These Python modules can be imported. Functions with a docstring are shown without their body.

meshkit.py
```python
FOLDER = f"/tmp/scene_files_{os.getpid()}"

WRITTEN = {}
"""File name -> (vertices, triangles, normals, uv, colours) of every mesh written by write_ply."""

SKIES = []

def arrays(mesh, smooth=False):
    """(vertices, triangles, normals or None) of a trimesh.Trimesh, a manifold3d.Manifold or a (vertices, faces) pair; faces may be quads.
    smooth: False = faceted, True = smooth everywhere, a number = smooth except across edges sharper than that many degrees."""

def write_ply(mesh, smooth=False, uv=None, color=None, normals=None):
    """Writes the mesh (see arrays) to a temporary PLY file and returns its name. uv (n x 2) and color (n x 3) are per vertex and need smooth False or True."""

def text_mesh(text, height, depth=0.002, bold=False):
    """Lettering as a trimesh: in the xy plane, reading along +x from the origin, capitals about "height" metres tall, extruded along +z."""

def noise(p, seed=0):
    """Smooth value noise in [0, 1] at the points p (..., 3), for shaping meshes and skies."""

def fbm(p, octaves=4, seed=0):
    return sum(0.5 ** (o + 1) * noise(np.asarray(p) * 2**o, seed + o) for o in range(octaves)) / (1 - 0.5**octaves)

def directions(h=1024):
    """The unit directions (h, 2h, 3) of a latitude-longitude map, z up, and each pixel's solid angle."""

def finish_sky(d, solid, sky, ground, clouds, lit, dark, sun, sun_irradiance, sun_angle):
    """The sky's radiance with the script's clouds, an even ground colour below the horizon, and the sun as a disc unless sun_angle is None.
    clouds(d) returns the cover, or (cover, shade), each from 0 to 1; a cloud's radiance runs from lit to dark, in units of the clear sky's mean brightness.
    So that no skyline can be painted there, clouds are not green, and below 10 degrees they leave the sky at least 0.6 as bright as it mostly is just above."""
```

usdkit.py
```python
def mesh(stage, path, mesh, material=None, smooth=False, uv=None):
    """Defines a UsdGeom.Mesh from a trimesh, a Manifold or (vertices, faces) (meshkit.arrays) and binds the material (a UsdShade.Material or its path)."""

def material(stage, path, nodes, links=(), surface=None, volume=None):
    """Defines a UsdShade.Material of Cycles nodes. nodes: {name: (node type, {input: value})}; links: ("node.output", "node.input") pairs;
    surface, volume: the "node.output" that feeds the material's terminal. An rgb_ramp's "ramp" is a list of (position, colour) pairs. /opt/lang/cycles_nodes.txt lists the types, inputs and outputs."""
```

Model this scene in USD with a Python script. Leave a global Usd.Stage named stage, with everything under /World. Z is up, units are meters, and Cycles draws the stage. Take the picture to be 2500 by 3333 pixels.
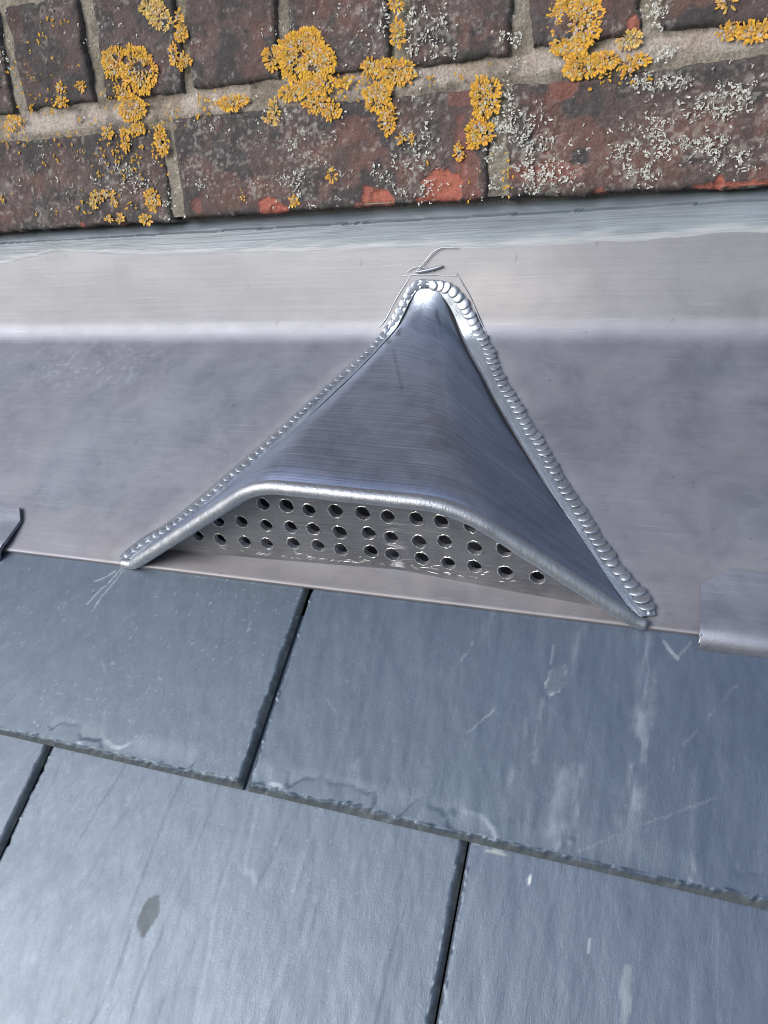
import math
import numpy as np
import trimesh
import usdkit
import meshkit
from pxr import Usd, UsdGeom, UsdLux, UsdShade, Sdf, Gf, Vt
import shapely
from shapely.geometry import Polygon, Point
from scipy.spatial import cKDTree

stage = Usd.Stage.CreateInMemory()
UsdGeom.SetStageUpAxis(stage, 'Z')
UsdGeom.Xform.Define(stage, '/World')
UsdGeom.Scope.Define(stage, '/World/Looks')
T = Sdf.ValueTypeNames

# ------------------------------------------------------------------ camera
FPX = 2500.0                                   # focal length in photo pixels


def nrm(v):
    v = np.array(v, float)
    return v / np.linalg.norm(v)


PITCH = math.radians(35)                       # roof pitch
_X = -nrm([-6840, -556, FPX])
_U = nrm([1270, -4246, FPX])
_U = nrm(_U - _X * (_U @ _X))
_N = np.cross(_X, _U)
_W = nrm(_U * math.sin(PITCH) + _N * math.cos(PITCH))
_Y = np.cross(_W, _X)
R = np.stack([_X, _Y, _W])                     # world <- camera (right, down, forward)
CAM = np.array([0.14890131, -0.47898571, 0.07933976])
cam = UsdGeom.Camera.Define(stage, '/World/camera')
cr, cd, cf = R @ [1, 0, 0], R @ [0, 1, 0], R @ [0, 0, 1]
m = np.eye(4)
m[0, :3], m[1, :3], m[2, :3], m[3, :3] = cr, -cd, -cf, CAM
cam.AddTransformOp().Set(Gf.Matrix4d(*m.ravel().tolist()))
cam.CreateHorizontalApertureAttr(36.0)
cam.CreateVerticalApertureAttr(48.0)
cam.CreateFocalLengthAttr(36.0)
cam.CreateClippingRangeAttr(Gf.Vec2f(0.01, 2000))
cam.CreateFStopAttr(0.0)
cam.CreateExposureAttr(1.22)

# ------------------------------------------------------------------ sky and sun (bright cloudy sky, veiled sun behind the viewer's left shoulder)
SUN_EL, SUN_AZ = math.radians(27), math.radians(218)   # azimuth as atan2(x, y)
sd = np.array([math.sin(SUN_AZ) * math.cos(SUN_EL), math.cos(SUN_AZ) * math.cos(SUN_EL), math.sin(SUN_EL)])
dome = UsdLux.DomeLight.Define(stage, '/World/sky')
dome.GetPrim().SetCustomDataByKey('kind', 'structure')
skymat = usdkit.material(stage, '/World/Looks/sky', {
    'sky': ('sky_texture', {'sky_type': 'single_scattering', 'sun_disc': False, 'sun_elevation': SUN_EL, 'sun_rotation': SUN_AZ,
                            'air_density': 1.0, 'aerosol_density': 2.0}),
    'tc': ('texture_coordinate', {}),
    'n': ('noise_texture', {'scale': 2.2, 'detail': 6.0, 'roughness': 0.55}),
    'r': ('rgb_ramp', {'ramp': [(0.36, (0.25, 0.25, 0.25)), (0.62, (0.8, 0.8, 0.8))]}),
    'mix': ('mix', {'color2': (2.45, 2.95, 3.85)}),
    'bg': ('background_shader', {'strength': 0.07}),
}, [('tc.generated', 'n.vector'), ('n.fac', 'r.fac'), ('r.color', 'mix.fac'), ('sky.color', 'mix.color1'), ('mix.color', 'bg.color')], surface='bg.background')
UsdShade.MaterialBindingAPI.Apply(dome.GetPrim()).Bind(skymat)
sun = UsdLux.DistantLight.Define(stage, '/World/sun')
sun.CreateIntensityAttr(0.4)
sun.CreateAngleAttr(40.0)
sun.CreateNormalizeAttr(True)
sun.CreateColorAttr(Gf.Vec3f(1.0, 0.975, 0.945))
zz = sd
xx = nrm(np.cross([0, 0, 1], zz))
yy = np.cross(zz, xx)
m = np.eye(4)
m[0, :3], m[1, :3], m[2, :3] = xx, yy, zz
sun.AddTransformOp().Set(Gf.Matrix4d(*m.ravel().tolist()))

# ------------------------------------------------------------------ from photo pixels to points on the real surfaces
TH = PITCH
P0 = np.array([0, -0.004, 0.0])                # foot of the upstand
UP = np.array([0, math.cos(TH), math.sin(TH)])  # up the roof
NR = np.array([0, -math.sin(TH), math.cos(TH)])  # off the roof
WALLN = np.array([0, 1.0, 0])


def ray(px, py):
    return R @ np.array([(px - 1250), (py - 1666.5), FPX]) / FPX


def onplane(q, pt, nn):
    r = ray(*q)
    return CAM + r * (((np.asarray(pt) - CAM) @ nn) / (r @ nn))


def wall(q, y=0.0):
    return onplane(q, [0, y, 0], WALLN)


def roof(q, h=0.0):
    return onplane(q, P0 + NR * h, NR)


def rp(x, s, h=0.0):                           # roof coordinates: x along, s down the slope, h off it
    x, s, h = np.broadcast_arrays(np.asarray(x, float), np.asarray(s, float), np.asarray(h, float))
    return P0 - s[..., None] * UP + h[..., None] * NR + np.stack([x, 0 * x, 0 * x], -1)


def xs(q, h=0.0):                              # pixel -> (x, s)
    P = roof(q, h)
    return np.array([P[0], -(P - P0) @ UP])


# the flashing's profile in the y-z plane, as a polyline with normals: upstand, round bend, apron
RB = 0.021
LEAN = math.radians(5)                         # the upstand leans out a little at its foot
def profile():
    turn = math.pi / 2 - TH - LEAN             # angle between upstand and apron directions
    t = RB * math.tan(turn / 2)
    up = np.array([math.sin(LEAN), math.cos(LEAN)])
    dn = -np.array([math.cos(TH), math.sin(TH)])
    a, b = P0[1:] + up * t, P0[1:] + dn * t
    n0, n1 = np.array([-math.cos(LEAN), math.sin(LEAN)]), NR[1:]
    c = a + n0 * RB
    pts, ns = [], []
    for z in np.linspace(0.1, t, 30):
        pts.append(P0[1:] + up * z); ns.append(n0)
    a0, a1 = math.atan2(n0[1], n0[0]) % (2 * math.pi), math.atan2(n1[1], n1[0]) % (2 * math.pi)
    for k in range(1, 13):
        w = a0 + (a1 - a0) * k / 13
        n = np.array([math.cos(w), math.sin(w)])
        pts.append(c - n * RB); ns.append(n)
    for s in np.linspace(t, 0.1845, 190):
        pts.append(P0[1:] + dn * s); ns.append(n1)
    return np.array(pts), np.array(ns)


PRO, PRON = profile()


def flash(q, h=0.0):
    """Point (and normal) of the flashing's surface, h above it, seen at pixel q."""
    c = PRO + PRON * h
    r = ray(*q)
    lo, hi = 0.2, 0.9
    o = np.argsort(c[:, 1])
    ys, zs = c[o, 0], c[o, 1]
    for _ in range(50):
        mid = (lo + hi) / 2
        P = CAM + r * mid
        if P[2] < zs[0]:
            front = (P - rp(0, 0, h)) @ NR > 0
        else:
            front = P[1] < np.interp(P[2], zs, ys)
        lo, hi = (mid, hi) if front else (lo, mid)
    P = CAM + r * lo
    if P[2] < zs[0]:
        n = NR
    else:
        k = np.interp(P[2], zs, np.arange(len(zs)))
        n2 = PRON[o][int(round(k))]
        n = np.array([0, n2[0], n2[1]])
    return P, n


# ------------------------------------------------------------------ helpers
counts = {}


def numbered(parent, name):
    k = counts.get((parent, name), 0)
    counts[(parent, name)] = k + 1
    return name if k == 0 else f'{name}_{k:03d}'


def tag(p, label=None, cat=None, group=None, kind=None):
    for k, v in (('label', label), ('category', cat), ('group', group), ('kind', kind)):
        if v:
            p.SetCustomDataByKey(k, v)
    return p


def thing(name, label, cat, at=(0, 0, 0), group=None, kind=None):
    path = '/World/' + numbered('/World', name)
    x = UsdGeom.Xform.Define(stage, path)
    x.AddTranslateOp().Set(Gf.Vec3d(*map(float, at)))
    return tag(x.GetPrim(), label, cat, group, kind)


def origin(path):
    p = stage.GetPrimAtPath(path)
    t = UsdGeom.XformCache().GetLocalToWorldTransform(p)
    return np.array(t.ExtractTranslation())


def put(name, V, F, mat, parent=None, prim=None, smooth=True, label=None, cat=None, group=None, kind=None, at=None, angle=None):
    """One Mesh prim. V in world metres; prim: {primvar: per-vertex rows}."""
    pp = '/World' if parent is None else str(parent.GetPath())
    path = pp + '/' + numbered(pp, name)
    V = np.asarray(V, float)
    F = np.asarray(F, int)
    if F.shape[1] == 4:
        F = np.vstack([F[:, [0, 1, 2]], F[:, [0, 2, 3]]])
    o = origin(pp) if parent is not None else (np.zeros(3) if at is None else np.asarray(at, float))
    mesh = trimesh.Trimesh(V - o, F, process=False)
    if angle is not None:
        me = usdkit.mesh(stage, path, mesh, mat, smooth=angle)
    else:
        me = usdkit.mesh(stage, path, mesh, mat, smooth=smooth)
        for k, v in (prim or {}).items():
            v = np.asarray(v, np.float32)
            if v.ndim == 1:
                UsdGeom.PrimvarsAPI(me).CreatePrimvar(k, T.FloatArray, 'vertex').Set(Vt.FloatArray.FromNumpy(v))
            else:
                UsdGeom.PrimvarsAPI(me).CreatePrimvar(k, T.Float3Array, 'vertex').Set(Vt.Vec3fArray.FromNumpy(np.ascontiguousarray(v)))
    if parent is None and at is not None:
        me.AddTranslateOp().Set(Gf.Vec3d(*map(float, at)))
    return tag(me.GetPrim(), label, cat, group, kind)


def gridfaces(ny, nx, flip=False):
    i = np.arange(ny * nx).reshape(ny, nx)
    f = np.stack([i[:-1, :-1], i[:-1, 1:], i[1:, 1:], i[1:, :-1]], -1).reshape(-1, 4)
    return f[:, ::-1] if flip else f


class MB:
    def __init__(self):
        self.v, self.f, self.n, self.p = [], [], 0, {}

    def add(self, V, F, **prim):
        V = np.asarray(V, float).reshape(-1, 3)
        F = np.asarray(F, int)
        if F.shape[1] == 4:
            F = np.vstack([F[:, [0, 1, 2]], F[:, [0, 2, 3]]])
        self.v.append(V); self.f.append(F + self.n); self.n += len(V)
        for k, x in prim.items():
            x = np.asarray(x, float)
            self.p.setdefault(k, []).append(np.broadcast_to(x, (len(V),) + x.shape[-1:]) if x.ndim <= 1 and x.shape != (len(V),) else x)
        return self

    def put(self, name, mat, parent=None, **kw):
        return put(name, np.vstack(self.v), np.vstack(self.f), mat, parent, prim={k: np.concatenate(v) for k, v in self.p.items()}, **kw)


def fbm(x, y, sx, sy, seed=0, octaves=4):
    p = np.stack([np.asarray(x) * sx + 31.7, np.asarray(y) * sy + 17.3, np.zeros_like(np.asarray(x, float)) + seed * 3.71], -1)
    return meshkit.fbm(p, octaves, seed)


def sstep(a, b, x):
    t = np.clip((x - a) / (b - a), 0, 1)
    return t * t * (3 - 2 * t)


def segdist(x, y, pts):
    """Distance from (x, y) to a polyline."""
    d = np.full(np.shape(x), 1e9)
    pts = np.asarray(pts, float)
    for a, b in zip(pts[:-1], pts[1:]):
        e = b - a
        t = np.clip(((x - a[0]) * e[0] + (y - a[1]) * e[1]) / (e @ e + 1e-18), 0, 1)
        d = np.minimum(d, np.hypot(x - a[0] - t * e[0], y - a[1] - t * e[1]))
    return d


def resample(P, n):
    P = np.asarray(P, float)
    L = np.concatenate([[0], np.cumsum(np.linalg.norm(np.diff(P, axis=0), axis=1))])
    u = np.linspace(0, L[-1], n)
    return np.stack([np.interp(u, L, P[:, k]) for k in range(P.shape[1])], 1)


def smoothed(P, n, it=2):
    P = np.asarray(P, float)
    for _ in range(it):                        # Chaikin
        q = [P[0]]
        for a, b in zip(P[:-1], P[1:]):
            q += [a * .75 + b * .25, a * .25 + b * .75]
        P = np.array(q + [P[-1]])
    return resample(P, n)


def tube(P, r, n=14, caps=True):
    P = np.asarray(P, float)
    r = np.broadcast_to(np.asarray(r, float), (len(P),))
    tg = np.gradient(P, axis=0)
    tg /= np.linalg.norm(tg, axis=1, keepdims=True) + 1e-15
    ref = np.array([0, -0.6, 0.8])
    a = np.cross(tg, ref); a /= np.linalg.norm(a, axis=1, keepdims=True) + 1e-15
    b = np.cross(tg, a)
    w = np.linspace(0, 2 * np.pi, n, endpoint=False)
    V = P[:, None] + r[:, None, None] * (np.cos(w)[None, :, None] * a[:, None] + np.sin(w)[None, :, None] * b[:, None])
    F = []
    i = np.arange(len(P) * n).reshape(len(P), n)
    j = np.roll(i, -1, 1)
    F = np.stack([i[:-1], i[1:], j[1:], j[:-1]], -1).reshape(-1, 4)
    F = np.vstack([F[:, [0, 1, 2]], F[:, [0, 2, 3]]])
    V = V.reshape(-1, 3)
    if caps:
        V = np.vstack([V, P[0], P[-1]])
        F = np.vstack([F, np.stack([i[0], j[0], np.full(n, len(V) - 2)], 1), np.stack([j[-1], i[-1], np.full(n, len(V) - 1)], 1)])
    return V, F


# ------------------------------------------------------------------ materials
L = '/World/Looks/'


def lead(name, base, rough=(0.36, 0.55), metallic=0.9, brush=(14, 700), brush_amt=0.25, bump=0.06, blot=0.25, scratch=0.3):
    """Lead sheet: patina blotches, brush marks along the sheet, tint primvar for scraped or stained places. puv = metres along/across."""
    nodes = {
        'uv': ('attribute', {'attribute': 'puv'}), 'tint': ('attribute', {'attribute': 'tint'}),
        'mp': ('mapping', {'scale': (brush[0], brush[1], 1)}),
        'br': ('noise_texture', {'scale': 1.0, 'detail': 4.0, 'roughness': 0.65}),
        'bl': ('noise_texture', {'scale': 26.0, 'detail': 9.0, 'roughness': 0.68, 'distortion': 0.4}),
        'gr': ('noise_texture', {'scale': 900.0, 'detail': 3.0, 'roughness': 0.7}),
        'cr': ('rgb_ramp', {'ramp': [(0.3, tuple(np.array(base) * (1 - blot) * np.array([0.97, 0.98, 1.0]))), (0.5, base), (0.7, tuple(np.minimum(1, np.array(base) * (1 + blot * .8) * np.array([1.0, 1.0, 0.98]))))]}),
        'mul': ('mix', {'mix_type': 'multiply', 'fac': 1.0}),
        'brc': ('map_range', {'from_min': 0.25, 'from_max': 0.75, 'to_min': 1 - brush_amt, 'to_max': 1 + brush_amt}),
        'mul2': ('mix', {'mix_type': 'multiply', 'fac': 1.0}),
        'cc': ('combine_xyz', {}),
        'rr': ('map_range', {'from_min': 0.3, 'from_max': 0.7, 'to_min': rough[0], 'to_max': rough[1], 'clamp': True}),
        'ms': ('mapping', {'scale': (30, 1300, 1), 'rotation': (0, 0, 0.05)}), 'sn': ('noise_texture', {'scale': 1.0, 'detail': 2.0, 'distortion': 0.3}),
        'sr': ('rgb_ramp', {'ramp': [(0.66, (0, 0, 0)), (0.76, (scratch, scratch, scratch))]}), 'scr': ('mix', {'color2': (0.75, 0.76, 0.78)}),
        'h1': ('math', {'math_type': 'multiply', 'value2': 0.6}),
        'h2': ('math', {'math_type': 'multiply_add', 'value2': 1.0}),
        'bp': ('bump', {'strength': bump, 'distance': 0.001}),
        'p': ('principled_bsdf', {'metallic': metallic}),
    }
    links = [('uv.vector', 'mp.vector'), ('mp.vector', 'br.vector'), ('uv.vector', 'bl.vector'), ('uv.vector', 'gr.vector'), ('bl.fac', 'cr.fac'),
             ('cr.color', 'mul.color1'), ('tint.color', 'mul.color2'), ('br.fac', 'brc.value'), ('brc.result', 'cc.x'), ('brc.result', 'cc.y'), ('brc.result', 'cc.z'),
             ('mul.color', 'mul2.color1'), ('cc.vector', 'mul2.color2'), ('bl.fac', 'rr.value'), ('rr.result', 'p.roughness'),
             ('uv.vector', 'ms.vector'), ('ms.vector', 'sn.vector'), ('sn.fac', 'sr.fac'), ('sr.color', 'scr.fac'), ('mul2.color', 'scr.color1'), ('scr.color', 'p.base_color'),
             ('gr.fac', 'h1.value1'), ('br.fac', 'h2.value1'), ('h1.value', 'h2.value3'), ('h2.value', 'bp.height'), ('bp.normal', 'p.normal')]
    return usdkit.material(stage, L + name, nodes, links, surface='p.BSDF')


M_sheet = lead('lead_sheet', (0.272, 0.277, 0.318), rough=(0.56, 0.70), brush=(9, 380), brush_amt=0.04, bump=0.08, blot=0.16, scratch=0.16)
M_hood = lead('lead_hood', (0.31, 0.36, 0.49), rough=(0.34, 0.46), brush=(7, 700), brush_amt=0.32, bump=0.24, blot=0.28)
M_lip = lead('lead_lip', (0.37, 0.39, 0.43), rough=(0.44, 0.56), brush=(500, 500), brush_amt=0.10, bump=0.35, blot=0.1)
M_weld = lead('weld_metal', (0.42, 0.45, 0.50), rough=(0.38, 0.54), brush=(300, 300), brush_amt=0.08, bump=0.1, blot=0.15)
M_flange = lead('scraped_lead', (0.44, 0.48, 0.53), rough=(0.3, 0.42), brush=(40, 900), brush_amt=0.25, bump=0.3, blot=0.15)
M_plate = lead('lead_plate', (0.245, 0.25, 0.275), rough=(0.46, 0.6), brush=(25, 800), brush_amt=0.2, bump=0.25, blot=0.25)
M_burr = lead('bright_lead', (0.50, 0.51, 0.52), rough=(0.25, 0.4), brush=(300, 300), brush_amt=0.1, bump=0.2, blot=0.1)
M_clip = lead('lead_clip', (0.30, 0.31, 0.365), rough=(0.44, 0.56), brush=(15, 300), brush_amt=0.1, bump=0.12, blot=0.2)

M_slate = usdkit.material(stage, L + 'slate', {
    'uv': ('attribute', {'attribute': 'puv'}), 'tint': ('attribute', {'attribute': 'tint'}), 'gl': ('attribute', {'attribute': 'gloss'}),
    'mp': ('mapping', {'scale': (620, 170, 1)}), 'g': ('noise_texture', {'scale': 1.0, 'detail': 8.0, 'roughness': 0.72, 'distortion': 0.8}),
    'mp2': ('mapping', {'scale': (60, 24, 1), 'rotation': (0, 0, 0.12)}), 'b': ('noise_texture', {'scale': 1.0, 'detail': 6.0, 'roughness': 0.6, 'distortion': 0.8}),
    'f': ('noise_texture', {'scale': 1100.0, 'detail': 4.0, 'roughness': 0.7}),
    'v': ('map_range', {'from_min': 0.25, 'from_max': 0.75, 'to_min': 0.82, 'to_max': 1.2}),
    'v2': ('map_range', {'from_min': 0.25, 'from_max': 0.75, 'to_min': 0.88, 'to_max': 1.12}),
    'vm': ('math', {'math_type': 'multiply'}), 'cc': ('combine_xyz', {}), 'mul': ('mix', {'mix_type': 'multiply', 'fac': 1.0}),
    'rr': ('map_range', {'from_min': 0.3, 'from_max': 0.7, 'to_min': 0.41, 'to_max': 0.53, 'clamp': True}),
    'h1': ('math', {'math_type': 'multiply', 'value2': 0.4}), 'h2': ('math', {'math_type': 'multiply_add', 'value2': 1.0}),
    'bp': ('bump', {'strength': 0.2, 'distance': 0.0008}),
    'p': ('principled_bsdf', {'ior': 1.7, 'specular_tint': (0.74, 0.87, 1.0)}),
}, [('uv.vector', 'mp.vector'), ('mp.vector', 'g.vector'), ('uv.vector', 'mp2.vector'), ('mp2.vector', 'b.vector'), ('uv.vector', 'f.vector'),
    ('gl.fac', 'p.specular_ior_level'), ('g.fac', 'v.value'), ('f.fac', 'v2.value'), ('v.result', 'vm.value1'), ('v2.result', 'vm.value2'), ('vm.value', 'cc.x'), ('vm.value', 'cc.y'), ('vm.value', 'cc.z'),
    ('tint.color', 'mul.color1'), ('cc.vector', 'mul.color2'), ('mul.color', 'p.base_color'), ('b.fac', 'rr.value'), ('rr.result', 'p.roughness'),
    ('f.fac', 'h1.value1'), ('g.fac', 'h2.value1'), ('h1.value', 'h2.value3'), ('h2.value', 'bp.height'), ('bp.normal', 'p.normal')], surface='p.BSDF')


def tinted(name, rough=0.85, scale=900.0, amt=0.35, bump=0.5, dist=0.0012, spec=0.3, extra=None):
    return usdkit.material(stage, L + name, {
        'g': ('geometry', {}), 'tint': ('attribute', {'attribute': 'tint'}),
        'n': ('noise_texture', {'scale': scale, 'detail': 6.0, 'roughness': 0.7}),
        'v': ('map_range', {'from_min': 0.25, 'from_max': 0.75, 'to_min': 1 - amt, 'to_max': 1 + amt}), 'cc': ('combine_xyz', {}),
        'mul': ('mix', {'mix_type': 'multiply', 'fac': 1.0}), 'bp': ('bump', {'strength': bump, 'distance': dist}),
        'p': ('principled_bsdf', {'roughness': rough, 'specular_ior_level': spec}),
    }, [('g.position', 'n.vector'), ('n.fac', 'v.value'), ('v.result', 'cc.x'), ('v.result', 'cc.y'), ('v.result', 'cc.z'), ('tint.color', 'mul.color1'), ('cc.vector', 'mul.color2'),
        ('mul.color', 'p.base_color'), ('n.fac', 'bp.height'), ('bp.normal', 'p.normal')], surface='p.BSDF')


M_brick = tinted('old_brick', scale=800.0, amt=0.42, bump=0.7, dist=0.0015)
M_mortar = tinted('mortar', scale=650.0, amt=0.5, bump=1.0, dist=0.002)
M_lichen = tinted('lichen', scale=1500.0, amt=0.2, bump=0.3, spec=0.2)
M_dark = usdkit.material(stage, L + 'felt_and_joint_shade', {'p': ('principled_bsdf', {'base_color': (0.02, 0.02, 0.022), 'roughness': 0.9})}, [], surface='p.BSDF')
M_ground = usdkit.material(stage, L + 'ground', {
    'g': ('geometry', {}), 'n': ('noise_texture', {'scale': 0.6, 'detail': 5.0}), 'r': ('rgb_ramp', {'ramp': [(0.35, (0.10, 0.12, 0.05)), (0.65, (0.2, 0.19, 0.16))]}),
    'p': ('principled_bsdf', {'roughness': 0.95})}, [('g.position', 'n.vector'), ('n.fac', 'r.fac'), ('r.color', 'p.base_color')], surface='p.BSDF')
M_sealant = usdkit.material(stage, L + 'sealant', {
    'uv': ('attribute', {'attribute': 'puv'}), 'tint': ('attribute', {'attribute': 'tint'}), 'mp': ('mapping', {'scale': (14, 420, 1)}),
    'n': ('noise_texture', {'scale': 1.0, 'detail': 4.0, 'roughness': 0.6, 'distortion': 1.2}), 'v': ('map_range', {'from_min': 0.3, 'from_max': 0.7, 'to_min': 0.82, 'to_max': 1.16}), 'cc': ('combine_xyz', {}),
    'mul': ('mix', {'mix_type': 'multiply', 'fac': 1.0}), 'bp': ('bump', {'strength': 0.35, 'distance': 0.0012}), 'p': ('principled_bsdf', {'roughness': 0.42, 'specular_ior_level': 0.5})},
    [('uv.vector', 'mp.vector'), ('mp.vector', 'n.vector'), ('n.fac', 'v.value'), ('v.result', 'cc.x'), ('v.result', 'cc.y'), ('v.result', 'cc.z'), ('tint.color', 'mul.color1'), ('cc.vector', 'mul.color2'),
     ('mul.color', 'p.base_color'), ('n.fac', 'bp.height'), ('bp.normal', 'p.normal')], surface='p.BSDF')

# ------------------------------------------------------------------ ground far below the roof
g = 400.0
put('ground', [[-g, -g, -5], [g, -g, -5], [g, g, -5], [-g, g, -5]], [[0, 1, 2, 3]], M_ground, kind='structure', smooth=False)

# ------------------------------------------------------------------ brick wall
wallx = thing('brick_wall', 'weathered dark red brick wall with yellow and white lichen above the lead flashing', 'wall', (0, 0, 0.05))


def wz(q):
    P = wall(q)
    return np.array([P[0], P[2]])


PXM = 4.6 / .001                                # pixels per metre on the wall, about
WHITE = [(850, 520, 260, 110, 170), (2150, 420, 300, 120, 140), (250, 580, 180, 90, 90), (450, 150, 200, 110, 60), (1100, 130, 150, 100, 60), (960, 430, 70, 60, 200), (1000, 480, 70, 90, 260), (1000, 600, 90, 60, 260), (650, 570, 60, 40, 130), (860, 620, 70, 30, 110), (700, 560, 40, 40, 60), (1340, 450, 60, 90, 200), (1330, 600, 70, 60, 260), (1700, 420, 80, 60, 170), (1720, 520, 90, 70, 330), (1780, 580, 70, 50, 240), (1630, 500, 30, 120, 300), (1640, 330, 30, 50, 100), (2070, 480, 50, 60, 170), (2150, 430, 60, 40, 150), (2200, 450, 70, 40, 130), (2110, 270, 60, 25, 110), (2200, 260, 50, 20, 60), (2290, 350, 60, 40, 120), (2380, 330, 50, 60, 140), (2450, 300, 50, 50, 90), (2300, 480, 60, 40, 110), (2090, 560, 50, 30, 120), (2400, 520, 60, 40, 80), (1400, 90, 50, 60, 130), (1350, 130, 20, 60, 110), (1660, 120, 26, 60, 110), (430, 600, 60, 30, 90), (400, 560, 60, 30, 60), (560, 380, 30, 30, 70), (760, 330, 80, 25, 60), (560, 700, 25, 40, 110), (650, 410, 90, 30, 50), (2170, 170, 30, 15, 60), (2130, 40, 30, 40, 90), (1000, 30, 100, 60, 40), (900, 130, 60, 60, 30), (1250, 60, 40, 60, 60), (300, 80, 120, 60, 30), (20, 180, 30, 70, 50), (1450, 170, 50, 20, 30), (1800, 120, 60, 40, 40)]


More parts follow.
